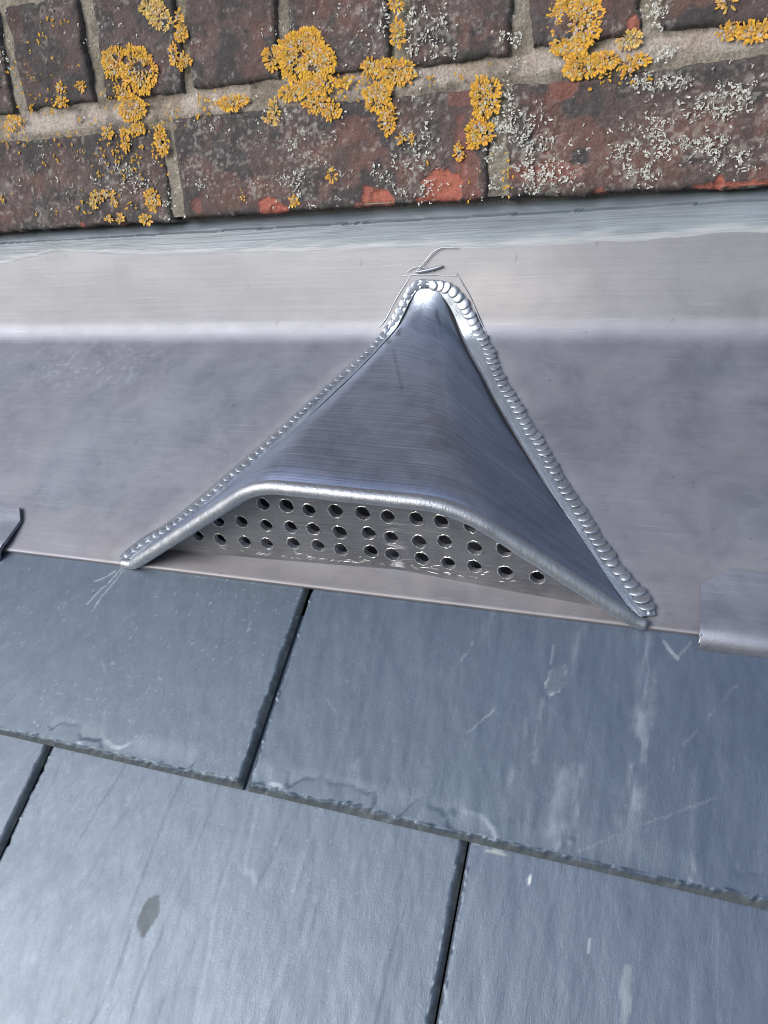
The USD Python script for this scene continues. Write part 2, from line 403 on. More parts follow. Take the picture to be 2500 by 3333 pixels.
def brick(quad, step, seed, red=0.5, chips=(), dark=0.5, grey=0.3):
    """quad: corners (x, z) bottom left, bottom right, top right, top left."""
    quad = np.asarray(quad, float)
    w, hgt = np.linalg.norm(quad[1] - quad[0]), np.linalg.norm(quad[3] - quad[0])
    nx, ny = max(4, int(w / step)), max(4, int(hgt / step))
    # denser rows near the edges so that they round
    def ticks(n, l):
        e = min(0.004, l * .2) / l
        return np.unique(np.concatenate([np.linspace(0, e, 6), np.linspace(e, 1 - e, n), np.linspace(1 - e, 1, 6)]))
    a, b = np.meshgrid(ticks(nx, w), ticks(ny, hgt))
    xz = (quad[0] * ((1 - a) * (1 - b))[..., None] + quad[1] * (a * (1 - b))[..., None] + quad[2] * (a * b)[..., None] + quad[3] * ((1 - a) * b)[..., None])
    x, z = xz[..., 0], xz[..., 1]
    ex, ez = np.minimum(a, 1 - a) * w, np.minimum(b, 1 - b) * hgt
    # ragged edges: pull the outline in by noise
    nz = fbm(x, z, 90, 90, seed + 5, 4) - .5
    nz2 = fbm(x, z, 90, 90, seed + 9, 4) - .5
    x = x + nz * 0.006 * np.exp(-ex / 0.006)
    z = z + nz2 * 0.005 * np.exp(-ez / 0.006)
    d = np.minimum(ex, ez)
    r = 0.0035
    rec = np.where(d < r, r - np.sqrt(np.maximum(r * r - (r - d) ** 2, 0)), 0)
    y = rec * 0.9 + (fbm(x, z, 25, 25, seed, 3) - .5) * 0.0035 + (fbm(x, z, 160, 160, seed + 1, 4) - .5) * 0.0022
    # colour
    n1, n2, n3 = fbm(x, z, 38, 55, seed + 2, 5), fbm(x, z, 70, 90, seed + 3, 5), fbm(x, z, 300, 300, seed + 4, 3)
    n4 = fbm(x, z, 45, 45, seed + 6, 5)
    col = np.ones(x.shape + (3,)) * np.array([0.088, 0.066, 0.066])
    mixin = lambda c, wgt: col * (1 - wgt[..., None]) + np.array(c) * wgt[..., None]
    col = mixin((0.120, 0.072, 0.066), sstep(0.58 - .18 * red, 0.72 - .1 * red, n1))
    col = mixin((0.048, 0.047, 0.050), sstep(0.62 - .2 * dark, 0.72 - .2 * dark, n2) * .9)
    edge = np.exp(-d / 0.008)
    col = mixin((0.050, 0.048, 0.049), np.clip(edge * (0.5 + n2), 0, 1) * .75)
    n5 = fbm(x, z, 150, 110, seed + 15, 5)
    col = mixin((0.16, 0.147, 0.145), sstep(0.60 - .16 * grey, 0.85 - .16 * grey, n4) * .62 * sstep(.42, .62, n5))
    col = col * (0.72 + .56 * fbm(x, z, 420, 420, seed + 16, 4))[..., None]
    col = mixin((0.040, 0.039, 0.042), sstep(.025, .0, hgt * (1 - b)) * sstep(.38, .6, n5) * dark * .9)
    col = mixin((0.26, 0.24, 0.23), sstep(.68, .74, n3) * .5)
    haze = np.zeros_like(x)                     # thin grey film of lichen where the crust grows
    for (cx, cy, sx, sy, cnt) in WHITE:
        c = wz((cx, cy))
        haze = np.maximum(haze, np.exp(-((x - c[0]) / (sx * 1.15 / PXM)) ** 2 - ((z - c[1]) / (sy * 1.15 / PXM)) ** 2) * min(1, cnt / (sx * sy) * 28))
    nf = fbm(x, z, 520, 520, seed + 12, 3)
    col = mixin((0.33, 0.33, 0.31), np.clip(haze * 1.3, 0, 1) * sstep(.50, .66, nf) * .42)
    col = mixin((0.30, 0.29, 0.28), sstep(.60, .68, nf) * sstep(.45, .6, n4) * .35)
    for (c, rx, rz, s_) in chips:
        c = wz(c)
        q = np.hypot((x - c[0]) / rx, (z - c[1]) / rz) + (fbm(x, z, 220, 220, seed + 8, 4) - .5) * 1.1
        k = sstep(1.0, 0.85, q)
        col = mixin((0.30, 0.105, 0.078), k * s_ ** 1.5)
        y = y + k * 0.0009 * s_
    P = np.stack([x, y, z], -1)
    n_y, n_x = x.shape
    mb = MB()
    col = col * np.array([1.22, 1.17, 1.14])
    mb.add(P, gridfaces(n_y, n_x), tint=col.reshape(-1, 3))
    # the sides
    ring = np.concatenate([P[0, :], P[1:, -1], P[-1, -2::-1], P[-2::-1, 0]])
    rc = np.concatenate([col[0, :], col[1:, -1], col[-1, -2::-1], col[-2::-1, 0]])
    back = ring.copy(); back[:, 1] = 0.06
    k = len(ring)
    mb.add(np.vstack([ring, back]), np.stack([np.arange(k - 1), np.arange(k - 1) + k, np.arange(1, k) + k, np.arange(1, k)], 1), tint=np.vstack([rc, rc]))
    return mb


def Q(bl, br, tr, tl):
    return [wz(bl), wz(br), wz(tr), wz(tl)]


STEP = 0.0009
hz = lambda q, z: np.array([wz(q)[0], z])
ZT = 0.2155                                    # top of the course of headers
visible = [
    # lower course of stretchers
    dict(quad=[np.array([-0.515, 0.0765]), wz((560, 723)), wz((519, 416)), np.array([-0.515, 0.141])], seed=3, red=.35, dark=.75, grey=.75, chips=[((268, 735), .002, .003, .9), ((395, 735), .004, .002, .7), ((470, 715), .0015, .0015, .5)]),
    dict(quad=Q((597, 712), (1587, 646), (1588, 280), (557, 384)), seed=17, red=.75, dark=.62, grey=.4, chips=[((880, 680), .0105, .0075, 1), ((905, 688), .008, .004, 1), ((1245, 650), .008, .006, 1), ((1440, 618), .0125, .0125, 1), ((1385, 660), .007, .004, 1), ((1205, 655), .008, .009, .9), ((1170, 668), .004, .003, .8), ((640, 670), .004, .005, .5), ((1530, 590), .006, .022, .45), ((1500, 500), .004, .02, .4), ((1140, 420), .014, .008, .3), ((1500, 300), .01, .008, .4)]),
    dict(quad=Q((1648, 648), (2620, 596), (2610, 164), (1648, 282)), seed=29, red=.9, dark=.5, grey=.25, chips=[((2420, 598), .028, .0016, .9), ((2340, 598), .0025, .005, 1), ((1950, 636), .005, .004, .8), ((1830, 285), .009, .008, .5), ((1800, 560), .02, .006, .45), ((2490, 560), .010, .004, .35), ((1780, 400), .012, .016, .3), ((1690, 560), .008, .006, .4), ((2250, 430), .02, .012, .25)]),
    # headers
    dict(quad=[np.array([-0.48, 0.1505]), wz((48, 366)), hz((0, 45), ZT) + [-.004, 0], np.array([-0.485, ZT])], seed=41, red=.2, dark=.8, grey=.5),
    dict(quad=[wz((82, 361)), wz((305, 332)), hz((240, -60), ZT), hz((3, -20), ZT)], seed=43, red=.25, dark=.9, grey=.35, chips=[((50, 70), .006, .012, .2)]),
    dict(quad=[wz((346, 327)), wz((595, 296)), hz((560, -60), ZT), hz((283, -60), ZT)], seed=53, red=.1, dark=.75, grey=.7),
    dict(quad=[wz((626, 289)), wz((908, 258)), hz((896, -60), ZT), hz((590, -60), ZT)], seed=59, red=.5, dark=.7, grey=.5),
    dict(quad=[wz((946, 262)), wz((1269, 221)), hz((1267, -60), ZT), hz((936, -60), ZT)], seed=61, red=.75, dark=.5, grey=.6),
    dict(quad=[wz((1333, 217)), wz((1663, 176)), hz((1659, -60), ZT), hz((1323, -60), ZT)], seed=67, red=.6, dark=.6, grey=.35),
    dict(quad=[wz((1725, 155)), wz((2082, 108)), hz((2078, -60), ZT), hz((1706, -60), ZT)], seed=71, red=.65, dark=.6, grey=.25, chips=[((2060, 78), .003, .004, .8), ((2055, 105), .003, .003, .5)]),
    dict(quad=[wz((2154, 102)), wz((2560, 66)), hz((2556, -60), ZT), hz((2152, -60), ZT)], seed=73, red=.75, dark=.45, grey=.25),
]
shapes = []
for b in visible:
    b = dict(b)
    shapes.append(b['quad'])
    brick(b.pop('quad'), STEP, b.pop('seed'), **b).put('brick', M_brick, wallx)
# plain bricks round the part that the picture shows
rng = np.random.default_rng(5)
more = []
x0 = 0.2225
for k in range(4):
    more.append((x0 + .008 + k * .2255, 0.0765, .2155))
for k in range(4):
    more.append((-.523 - .2155 - k * .2255, 0.0765, .2155))
for k in range(9):
    more.append((0.2035 + k * .1125, .1505, .1025))
for k in range(8):
    more.append((-.494 - .1025 - k * .1125, .1505, .1025))
for row in range(8):
    for k in range(-6, 6):
        more.append((k * .2255 + (.056 if row % 2 else .112), .2255 + row * .075, .2155))
for (x, z, w) in more:
    brick([[x, z], [x + w, z], [x + w, z + .065], [x, z + .065]], 0.006, int(rng.integers(100, 999)), red=rng.uniform(.2, .9), dark=rng.uniform(.4, .8)).put('brick', M_brick, wallx)

# mortar: one weathered sheet between and behind the bricks, set back under the upper bricks and flush with the lower ones
xx_ = np.arange(-0.46, 0.235, 0.0011)
zz_ = np.arange(0.0785, 0.2255, 0.0009)
X, Z = np.meshgrid(xx_, zz_)
zb = 0.1435 + (fbm(X, 0 * X, 30, 1, 7, 3) - .5) * .004
t = np.clip((Z - 0.139) / (0.153 - 0.139), 0, 1)
Y = 0.0008 + 0.0055 * t ** 2 + (fbm(X, Z, 60, 60, 2, 4) - .5) * .0035 + (fbm(X, Z, 300, 300, 4, 3) - .5) * .0014
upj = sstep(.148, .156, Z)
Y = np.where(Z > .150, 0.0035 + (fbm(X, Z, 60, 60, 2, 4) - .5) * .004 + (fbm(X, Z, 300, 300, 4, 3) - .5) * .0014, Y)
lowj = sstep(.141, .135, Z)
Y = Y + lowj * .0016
for q_ in shapes:                              # nothing of it shows through the bricks themselves
    inside = shapely.contains_xy(Polygon(q_).buffer(-.0028), X.ravel(), Z.ravel()).reshape(X.shape)
    Y = np.where(inside, Y + .012, Y)
n1, n2 = fbm(X, Z, 45, 45, 11, 5), fbm(X, Z, 250, 250, 12, 3)
col = np.ones(X.shape + (3,)) * np.array([0.44, 0.375, 0.33])
mixc = lambda col, c, w: col * (1 - w[..., None]) + np.array(c) * w[..., None]
col = mixc(col, (0.47, 0.42, 0.38), sstep(.5, .65, n1) * .8)
col = mixc(col, (0.27, 0.22, 0.15), sstep(.5, .38, n1) * .7)
col = mixc(col, (0.56, 0.52, 0.46), sstep(.6, .75, n2) * .6)
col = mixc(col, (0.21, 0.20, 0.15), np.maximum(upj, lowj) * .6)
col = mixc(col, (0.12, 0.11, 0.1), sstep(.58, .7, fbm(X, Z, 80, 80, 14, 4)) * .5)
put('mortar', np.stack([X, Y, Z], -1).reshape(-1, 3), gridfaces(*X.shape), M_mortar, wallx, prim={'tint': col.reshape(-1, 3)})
mb = MB()
for (a, b, c, d) in ((-1.7, -.46, .07, .9), (.2345, 1.7, .07, .9), (-.46, .2345, .225, .9)):
    mb.add([[a, .0045, c], [b, .0045, c], [b, .0045, d], [a, .0045, d]], [[0, 1, 2, 3]], tint=(.25, .22, .2))
mb.put('mortar', M_mortar, wallx)
# the wall behind the flashing, below the chase
tag(put('mortar', [[-1.7, .012, -.3], [1.7, .012, -.3], [1.7, .012, .085], [-1.7, .012, .085]], [[0, 1, 2, 3]], M_mortar, wallx, prim={'tint': np.full((4, 3), .2)}))

# ------------------------------------------------------------------ lead flashing: upstand, round bend and apron in one sheet
FX0, FX1 = -0.75, 0.75
fl = thing('lead_flashing', 'grey lead sheet flashing dressed from the brick wall down over the slates', 'flashing', (0, -0.004, 0))
xl = np.unique(np.concatenate([np.linspace(FX0, -.38, 20), np.arange(-.38, .24, .0011), np.linspace(.24, FX1, 20)]))
keep = PRO[:, 1] < .066                        # its top edge ends behind the sealant
prof, pn = PRO[keep], PRON[keep]
NB = int(keep[:30].sum()) - 1
plen = np.concatenate([[0], np.cumsum(np.linalg.norm(np.diff(prof, axis=0), axis=1))])
# turn the edge down to the slate
ed = [(.1858, .0), (.1864, -.0006), (.1866, -.0016), (.1864, -.0024)]
prof = np.vstack([prof, [rp(0, s, h)[1:] for s, h in ed]])
pn = np.vstack([pn, [nrm(NR[1:] * (1 - k) - UP[1:] * k) for k in (.1, .5, .9, 1)]])
plen = np.concatenate([plen, plen[-1] + np.array([.0013, .0022, .0032, .004])])
Xg, Kg = np.meshgrid(xl, np.arange(len(prof)))
Lg = plen[Kg]
und = (fbm(Xg, Lg, 9, 14, 3, 3) - .5) * .0022 + (fbm(Xg, Lg, 60, 60, 6, 3) - .5) * .0003
und *= sstep(plen[-1] + .002, plen[-1] - .02, Lg) * sstep(.020, .045, Lg)   # flat under the sealant
P = np.stack([Xg, prof[Kg, 0] + pn[Kg, 0] * und, prof[Kg, 1] + pn[Kg, 1] * und], -1)
bendlen = plen[NB] + .006
tint = np.ones(P.shape)
mixt = lambda c, w: tint * (1 - w[..., None]) + np.array(c) * w[..., None]
# scraped, brighter lead on the upstand round the vent's top; beige film on the apron's edge
q = sstep(0.55, 0.45, fbm(Xg, Lg, 6, 10, 21, 4))
tint = mixt((1.0, 1.005, .955), sstep(bendlen + .006, bendlen - .012, Lg))
tint = mixt((1.38, 1.33, 1.20), np.exp(-((Xg - .01) / .10) ** 2) * sstep(bendlen + .004, bendlen - .01, Lg) * (.5 + q * .8))
S_ = Lg - plen[NB] - .006
tint = mixt((1.0, 0.94, 0.84), sstep(.160, .178, S_) * sstep(-.2, -.13, Xg) * sstep(.19, .14, Xg) * .8)
tint = mixt((1.04, 1.0, .95), sstep(.12, .17, S_) * .4)
tint = mixt((.9, 1.02, 1.04), sstep(.5, .62, fbm(Xg, Lg, 14, 14, 31, 3)) * .5 * sstep(.02, .05, S_))
wx = np.array([(P_[0], s_) for P_, s_ in ((roof(q_), xs(q_)[1]) for q_ in ((410, 1817), (600, 1684), (813, 1504), (1075, 1262), (1258, 1090)))])
wy = np.array([(P_[0], s_) for P_, s_ in ((roof(q_), xs(q_)[1]) for q_ in ((1570, 1100), (1656, 1285), (1824, 1564), (1979, 1815), (2116, 2004)))])
dw = np.minimum(segdist(Xg, S_, wx), segdist(Xg, S_, wy)) + (fbm(Xg, Lg, 60, 60, 33, 4) - .5) * .012
tint = mixt((1.26, 1.25, 1.2), sstep(.012, .004, dw) * .6)      # pale film left beside the weld
tint = tint * (0.90 + .20 * fbm(Xg, Lg, 40, 70, 35, 6))[..., None]
spk = fbm(Xg, Lg, 300, 300, 37, 2)
tint = mixt((.55, .55, .58), sstep(.80, .86, spk) * .6)
drops = fbm(Xg, Lg, 420, 300, 41, 2)
tint = mixt((1.35, 1.35, 1.33), sstep(.60, .70, drops) * np.exp(-(((Xg + .25) / .06) ** 2 + ((S_ - .035) / .022) ** 2)) * .9)
prim = {'tint': tint.reshape(-1, 3), 'puv': np.stack([Xg, Lg, 0 * Lg], -1).reshape(-1, 3)}
put('sheet', P.reshape(-1, 3), gridfaces(*Xg.shape, flip=True), M_sheet, fl, prim=prim)

# ------------------------------------------------------------------ sealant
se = [(-400, 868), (0, 862), (90, 838), (188, 822), (400, 829), (603, 831), (900, 824), (1250, 811), (1430, 806), (1597, 814), (1850, 795), (2080, 783), (2192, 778), (2300, 762), (2500, 758), (2900, 745)]
sp = np.array([flash(q, .0012)[0] for q in se])
xl = np.concatenate([np.linspace(-.75, -.36, 20), np.arange(-.36, .23, .0012), np.linspace(.23, .75, 25)])
ze = np.interp(xl, sp[:, 0], sp[:, 2]) + (fbm(xl, 0 * xl, 60, 1, 3, 5) - .5) * .0030
rows = 44
tt = np.linspace(0, 1, rows)
Xg, Tg = np.meshgrid(xl, tt)
zt = 0.080
Zg = ze[None] * Tg + zt * (1 - Tg)
yup = lambda z: P0[1] + math.tan(LEAN) * z
thin = sstep(1.0, .70, Tg)
yb = yup(Zg) - .0006 * thin - .0001
yt = 0.017
c = (1 - Tg)
Yg = yb * (1 - c ** 2) + yt * c ** 2
Yg = Yg + ((fbm(Xg, Zg, 30, 80, 5, 3) - .5) * .0018 + (fbm(Xg, Zg, 110, 500, 8, 3) - .5) * .0007) * thin
lip = np.exp(-((Tg - .93) / .05) ** 2) * .00010
Yg = Yg - lip
Yg = np.where(Zg < .0680, np.minimum(Yg, yup(Zg) - .00012), Yg)
Yg[-1] = yup(ze) + .00004
Yg[-2] = yup(Zg[-2]) - .0001
tintg = np.ones(Xg.shape + (3,)) * np.array([0.150, 0.175, 0.205])
mixg = lambda c, w: tintg * (1 - w[..., None]) + np.array(c) * w[..., None]
tintg = mixg((0.26, 0.30, 0.335), sstep(.35, .8, Tg + (fbm(Xg, Zg, 14, 60, 15, 4) - .5) * .8) * .7)
tintg = mixg((.11, .125, .15), sstep(.50, .7, fbm(Xg, Zg, 25, 90, 18, 4)) * .5)
tintg = mixg((.43, .44, .455), sstep(.78, 1.0, Tg + (fbm(Xg, Zg, 40, 200, 19, 3) - .5) * .3) * .7)
put('sealant_bead', np.stack([Xg, Yg, Zg], -1).reshape(-1, 3), gridfaces(*Xg.shape, flip=True), M_sealant, None, at=(0, -.004, .06),
    prim={'tint': tintg.reshape(-1, 3), 'puv': np.stack([Xg, Zg, Yg], -1).reshape(-1, 3)},
    label='blue grey sealant smeared along the joint between bricks and lead flashing', cat='sealant')

# ------------------------------------------------------------------ slates
sl = thing('slate_roof', 'blue grey slate roof in overlapping rows below the lead flashing', 'roof', tuple(rp(0, .29, -.01)))
S1 = 0.2915                                    # tail of the upper row
scr = []                                       # pale scratches on the upper slates: (pixels, half width in mm, strength)


def px(*pts):
    return np.array([xs(p, -.0025) for p in pts])


SCR = [(px((375, 1858), (345, 1875), (308, 1892)), .0007, .9), (px((395, 1850), (350, 1900), (310, 1935), (285, 1965)), .0007, .9), (px((412, 1846), (370, 1895), (330, 1945), (300, 1985)), .0006, .8),
       (px((2150, 2062), (2175, 2110), (2205, 2145)), .0009, .8), (px((2205, 2145), (2250, 2090)), .0005, .4), (px((1360, 1910), (1420, 1918), (1520, 1940)), .0009, .5),
       (px((600, 1860), (640, 1868), (700, 1875)), .0008, .35),
       (px((1500, 2150), (1520, 2120), (1540, 2085)), .0006, .4), (px((1800, 2100), (1790, 2160)), .0007, .4), (px((1620, 2300), (1560, 2350), (1520, 2385)), .0005, .5), (px((2330, 2600), (2080, 2690), (1880, 2770)), .0005, .2),
       (px((2400, 2230), (2200, 2450), (2190, 2510)), .0005, .2), (px((1060, 2270), (1100, 2330)), .0005, .3), (px((520, 2180), (470, 2260)), .0005, .3), (px((330, 2150), (345, 2190)), .0005, .35)]
SMEAR = [(px((1150, 2420), (1165, 2560)), .0012, .45), (px((1720, 2320), (1660, 2560), (1645, 2650)), .0016, .5), (px((1770, 2280), (1735, 2480)), .0014, .5), (px((1830, 2520), (1800, 2710)), .0035, .55), (px((1880, 2500), (1870, 2680)), .0022, .5), (px((1830, 2690), (1815, 2760)), .0018, .7),
         (px((2120, 2050), (2085, 2350), (2050, 2760)), .004, .42), (px((2090, 2330), (2070, 2620)), .002, .55), (px((2110, 2100), (2105, 2300)), .0016, .4), (px((1900, 2040), (1850, 2200)), .0018, .3), (px((1600, 2000), (1560, 2060)), .003, .3), (px((1370, 2640), (1365, 2700)), .0014, .3)]


def slate(xa, xb, s0, s1, h, seed, base, riven=1.0, step=0.0009, thick=.0037, scratches=(), smears=(), marks=None, tilt=.0):
    nx, ns = max(6, int((xb - xa) / step)), max(6, int((s1 - s0) / step))
    a, b = np.meshgrid(np.linspace(0, 1, nx), np.linspace(0, 1, ns))
    x, s = xa + a * (xb - xa), s0 + b * (s1 - s0)
    fine = step < .003
    # outline: chipped right and tail edges
    dx_l, dx_r, ds = x - xa, xb - x, s1 - s
    if fine:
        rag = lambda u, k: np.abs(fbm(u, 0 * u, 95, 1, seed + k, 2) - .5) * 2 * .5 + .5 * fbm(u, 0 * u, 340, 1, seed + k + 1, 3)
        wv = x / .0105 + 5.5 * fbm(x, 0 * x, 55, 1, seed + 42, 4)
        bt = .0009 + .0019 * np.abs(np.sin(np.pi * wv)) ** .6 * sstep(.25, .75, fbm(x, 0 * x, 45, 1, seed + 41, 3)) * 1.1 + .0016 * rag(x, 43)          # bevel widths, tail and sides
        br = .0014 + .0030 * rag(s, 5) ** 1.3
        bl = .0006 + .0010 * rag(s, 8)
    else:
        bt, br, bl = .004, .003, .001
    depth = np.maximum.reduce([np.clip(1 - ds / bt, 0, 1), np.clip(1 - dx_r / br, 0, 1), np.clip(1 - dx_l / bl, 0, 1)])
    if fine:
        scal = (fbm(x, s, 420, 420, seed + 11, 3) - .5)
        hh = -thick * .7 * depth + scal * .0022 * (depth > 0) * (1 - depth) * 2
        # cleavage: long low terraces running down the slope, plus fine riven relief
        w = fbm(x + .06 * s + .006 * (fbm(x, s, 30, 30, seed + 13, 4) - .5), s, 30, 3.2, seed + 14, 4) * 8
        fr = w - np.floor(w)
        terr = (np.floor(w) + sstep(.0, .10, fr)) / 8
        hh = hh + (1 - depth) * ((terr - .5) * .0018 * riven * sstep(.3, .6, fbm(x, s, 16, 9, seed + 17, 3)) + (fbm(x, s, 190, 60, seed + 15, 4) - .5) * .00055 + (fbm(x, s, 12, 7, seed + 16, 2) - .5) * .0012)
        # shallow flakes lost along the tail
        fk = fbm(x, s, 75, 75, seed + 19, 3)
        hh = hh - (1 - depth) * sstep(.5, .53, fk) * sstep(.016, .004, ds) * .0004
        edge = np.exp(-((fr - .05) / .04) ** 2) * sstep(.42, .6, fbm(x, s, 22, 12, seed + 18, 3)) * riven
    else:
        hh = -thick * depth
        edge = 0 * x
    P = rp(x, s, h + hh + tilt * (s - s0))
    n1, n2 = fbm(x, s, 30, 9, seed + 21, 5), fbm(x, s, 9, 6, seed + 22, 3)
    col = np.ones(x.shape + (3,)) * np.array(base)
    mx = lambda c, wgt: col * (1 - wgt[..., None]) + np.array(c) * wgt[..., None]
    gl_ = np.ones_like(x)
    col = col * (0.8 + .4 * n1)[..., None]
    col = mx(np.array(base) * np.array([1.12, 1.0, 1.06]), sstep(.45, .6, n2) * .6)
    col = mx(np.array(base) * 1.9, edge * .22)
    col = mx((.070, .080, .080), np.clip(depth * 3, 0, 1) * .8 * (.5 + fbm(x, s, 500, 500, seed + 44, 2)))
    # dusty fine speckle
    if fine:
        sp_ = fbm(x, s, 820, 640, seed + 23, 2)
        col = mx((.19, .22, .25), sstep(.78, .88, sp_) * sstep(.45, .62, fbm(x, s, 20, 14, seed + 24, 3)) * .7)
        wob = (fbm(x, s, 260, 260, seed + 31, 3) - .5)
        for pts, hw, st in scratches:
            d = segdist(x + wob * .0025, s + wob * .002, pts)
            col = mx((.40, .43, .46), sstep(hw * 1.2, hw * .3, d) * st * .55 * sstep(.3, .5, fbm(x, s, 330, 330, seed + 32, 3)))
        for pts, hw, st in smears:
            d = segdist(x + wob * .006, s, pts)
            col = mx((.25, .28, .32), np.exp(-(d / hw) ** 2) * st * .52 * sstep(.36, .62, fbm(x, s, 420, 90, seed + 33, 4)) * 1.3)
        if marks:
            col = marks(x, s, col, wob)
            if isinstance(col, tuple):
                col, gl_ = col
    mb = MB()
    mb.add(P, gridfaces(*x.shape, flip=True), tint=col.reshape(-1, 3), puv=np.stack([x + seed, s, 0 * s], -1).reshape(-1, 3), gloss=(gl_ * (1 - .72 * np.clip(depth * 5 + 6 * sstep(.0012, 0, ds - bt) * fine, 0, 1))).ravel())
    ring = np.concatenate([P[0, :], P[1:, -1], P[-1, -2::-1], P[-2::-1, 0]])
    rc = np.concatenate([col[0, :], col[1:, -1], col[-1, -2::-1], col[-2::-1, 0]])
    low = ring - NR * np.maximum(0, ((ring - P0) @ NR - (h - thick)))[:, None]
    k = len(ring)
    uvr = np.vstack([ring, low])
    mb.add(uvr, np.stack([np.arange(k - 1), np.arange(1, k), np.arange(1, k) + k, np.arange(k - 1) + k], 1), tint=np.vstack([rc, rc]), puv=uvr, gloss=np.full(len(uvr), .15))
    cs = rp(np.array([xa, xb, xb, xa]), np.array([s0, s0, s1, s1]), h - thick)
    mb.add(cs, [[0, 1, 2, 3]], tint=np.tile(base, (4, 1)), puv=cs, gloss=np.full(4, .15))
    return mb


def marks_right(x, s, col, wob):
    mx = lambda c, w: col * (1 - w[..., None]) + np.array(c) * w[..., None]
    c = xs((1812, 2212), -.0025)
    ang = .25
    dx, ds = x - c[0], s - c[1]
    u, v = dx * math.cos(ang) + ds * math.sin(ang), -dx * math.sin(ang) + ds * math.cos(ang)
    q = np.hypot(u / .0038, v / .0072) + wob * .8
    col = mx((.38, .41, .41), np.exp(-((q - 1) / .11) ** 2) * .6 * (.35 + sstep(-.004, .008, v)) * sstep(.38, .6, fbm(x, s, 450, 450, 77, 3)))
    col = mx((.12, .135, .15), sstep(1, .8, q) * .3)
    return col


def marks_lower(x, s, col, wob):
    mx = lambda c, w: col * (1 - w[..., None]) + np.array(c) * w[..., None]
    c = xs((496, 2977), -.0095)
    q = np.hypot((x - c[0]) / .0042, (s - c[1]) / .0085) + wob * .8
    return mx((.045, .05, .052), sstep(1.05, .9, q) * .85), 1 - .55 * sstep(1.05, .9, q)


def marks_low_right(x, s, col, wob):
    mx = lambda c, w: col * (1 - w[..., None]) + np.array(c) * w[..., None]
    for p, rx, rs, cc, st in (((2035, 3250), .0022, .011, (.2, .22, .24), .6), ((1725, 2868), .0008, .002, (.55, .56, .55), 1), ((1620, 2778), .005, .0007, (.36, .37, .34), .6), ((1560, 2745), .003, .001, (.3, .29, .26), .6), ((1920, 3080), .0008, .0032, (.3, .33, .36), .7)):
        c = xs(p, -.0095)
        q = np.hypot((x - c[0]) / rx, (s - c[1]) / rs) + wob * .9
        col = mx(cc, sstep(1.05, .85, q) * st)
    return col


B1, B2 = (0.034, 0.051, 0.080), (0.050, 0.065, 0.098)
XJ, XK = -0.0255, 0.0815                       # joints of the two rows
W_ = .2235
H1, H2, H3 = -.0026, -.0069, -.0112
slate(XJ - W_ + .001, XJ - .0012, .10, S1, H1, 101, (0.037, 0.053, 0.080), scratches=SCR, smears=SMEAR, riven=.35).put('slate', M_slate, sl)
slate(XJ + .0013, XJ + W_ + .012, .10, S1, H1, 102, B1, scratches=SCR, smears=SMEAR, riven=.35, marks=marks_right).put('slate', M_slate, sl)
slate(XK - W_ * 2 + .001, XK - W_ - .0015, .2, S1 + .2, H2, 103, B2, step=.0012).put('slate', M_slate, sl)
slate(XK - W_ + .0010, XK - .0004, .2, S1 + .2, H2, 104, B2, marks=marks_lower).put('slate', M_slate, sl)
slate(XK + .0004, XK + W_ - .001, .2, S1 + .2, H2, 105, (0.045, 0.060, 0.094), marks=marks_low_right).put('slate', M_slate, sl)
for k in (-3, -2, 1, 2):
    slate(XJ + k * W_ + (.0135 if k == 1 else .001), XJ + (k + 1) * W_ - .001, .1, S1, H1, 110 + k, B1, step=.02).put('slate', M_slate, sl)
for k in (-4, -3, 1, 2):
    slate(XK + k * W_ + .001, XK + (k + 1) * W_ - .001, .2, S1 + .2, H2, 120 + k, B2, step=.02).put('slate', M_slate, sl)
for row in range(2, 5):
    for k in range(-4, 4):
        xj = (XJ if row % 2 == 0 else XK) + k * W_
        slate(xj + .001, xj + W_ - .001, S1 + .2 * row - .31, S1 + .2 * row, H1 - .0043 * row, 130 + row * 10 + k, B1, step=.02).put('slate', M_slate, sl)
cs = rp(np.array([-1, 1, 1, -1.]), np.array([.05, .05, 1.1, 1.1]), -.05)
put('underlay', cs, [[0, 3, 2, 1]], M_dark, sl, smooth=False)

# ------------------------------------------------------------------ the vent: a lead hood welded on the flashing
vent = thing('roof_vent', 'triangular lead vent hood with perforated front welded onto the lead flashing', 'vent', tuple(rp(0.0, .184, 0)))
LT = math.radians(12)
LN = np.array([0, -math.cos(LT), -math.sin(LT)])   # normal of the vent's mouth
LU = np.array([0, -math.sin(LT), math.cos(LT)])    # up in the mouth's plane
LO = rp(0, .184, .0042)


def mouth(q, d=0.0):
    return onplane(q, LO - LN * d, LN)


def path3(pts, r, n1, nb, n2):
    """A polyline of three points with its corner rounded."""
    a, b, c = map(np.asarray, pts)
    u, v = nrm(a - b), nrm(c - b)
    p, q = b + u * r, b + v * r
    t = np.linspace(0, 1, nb + 2)[1:-1, None]
    bz = (1 - t) ** 2 * p + 2 * t * (1 - t) * b + t ** 2 * q
    return np.vstack([np.linspace(a, p, n1), bz, np.linspace(q, c, n2)])


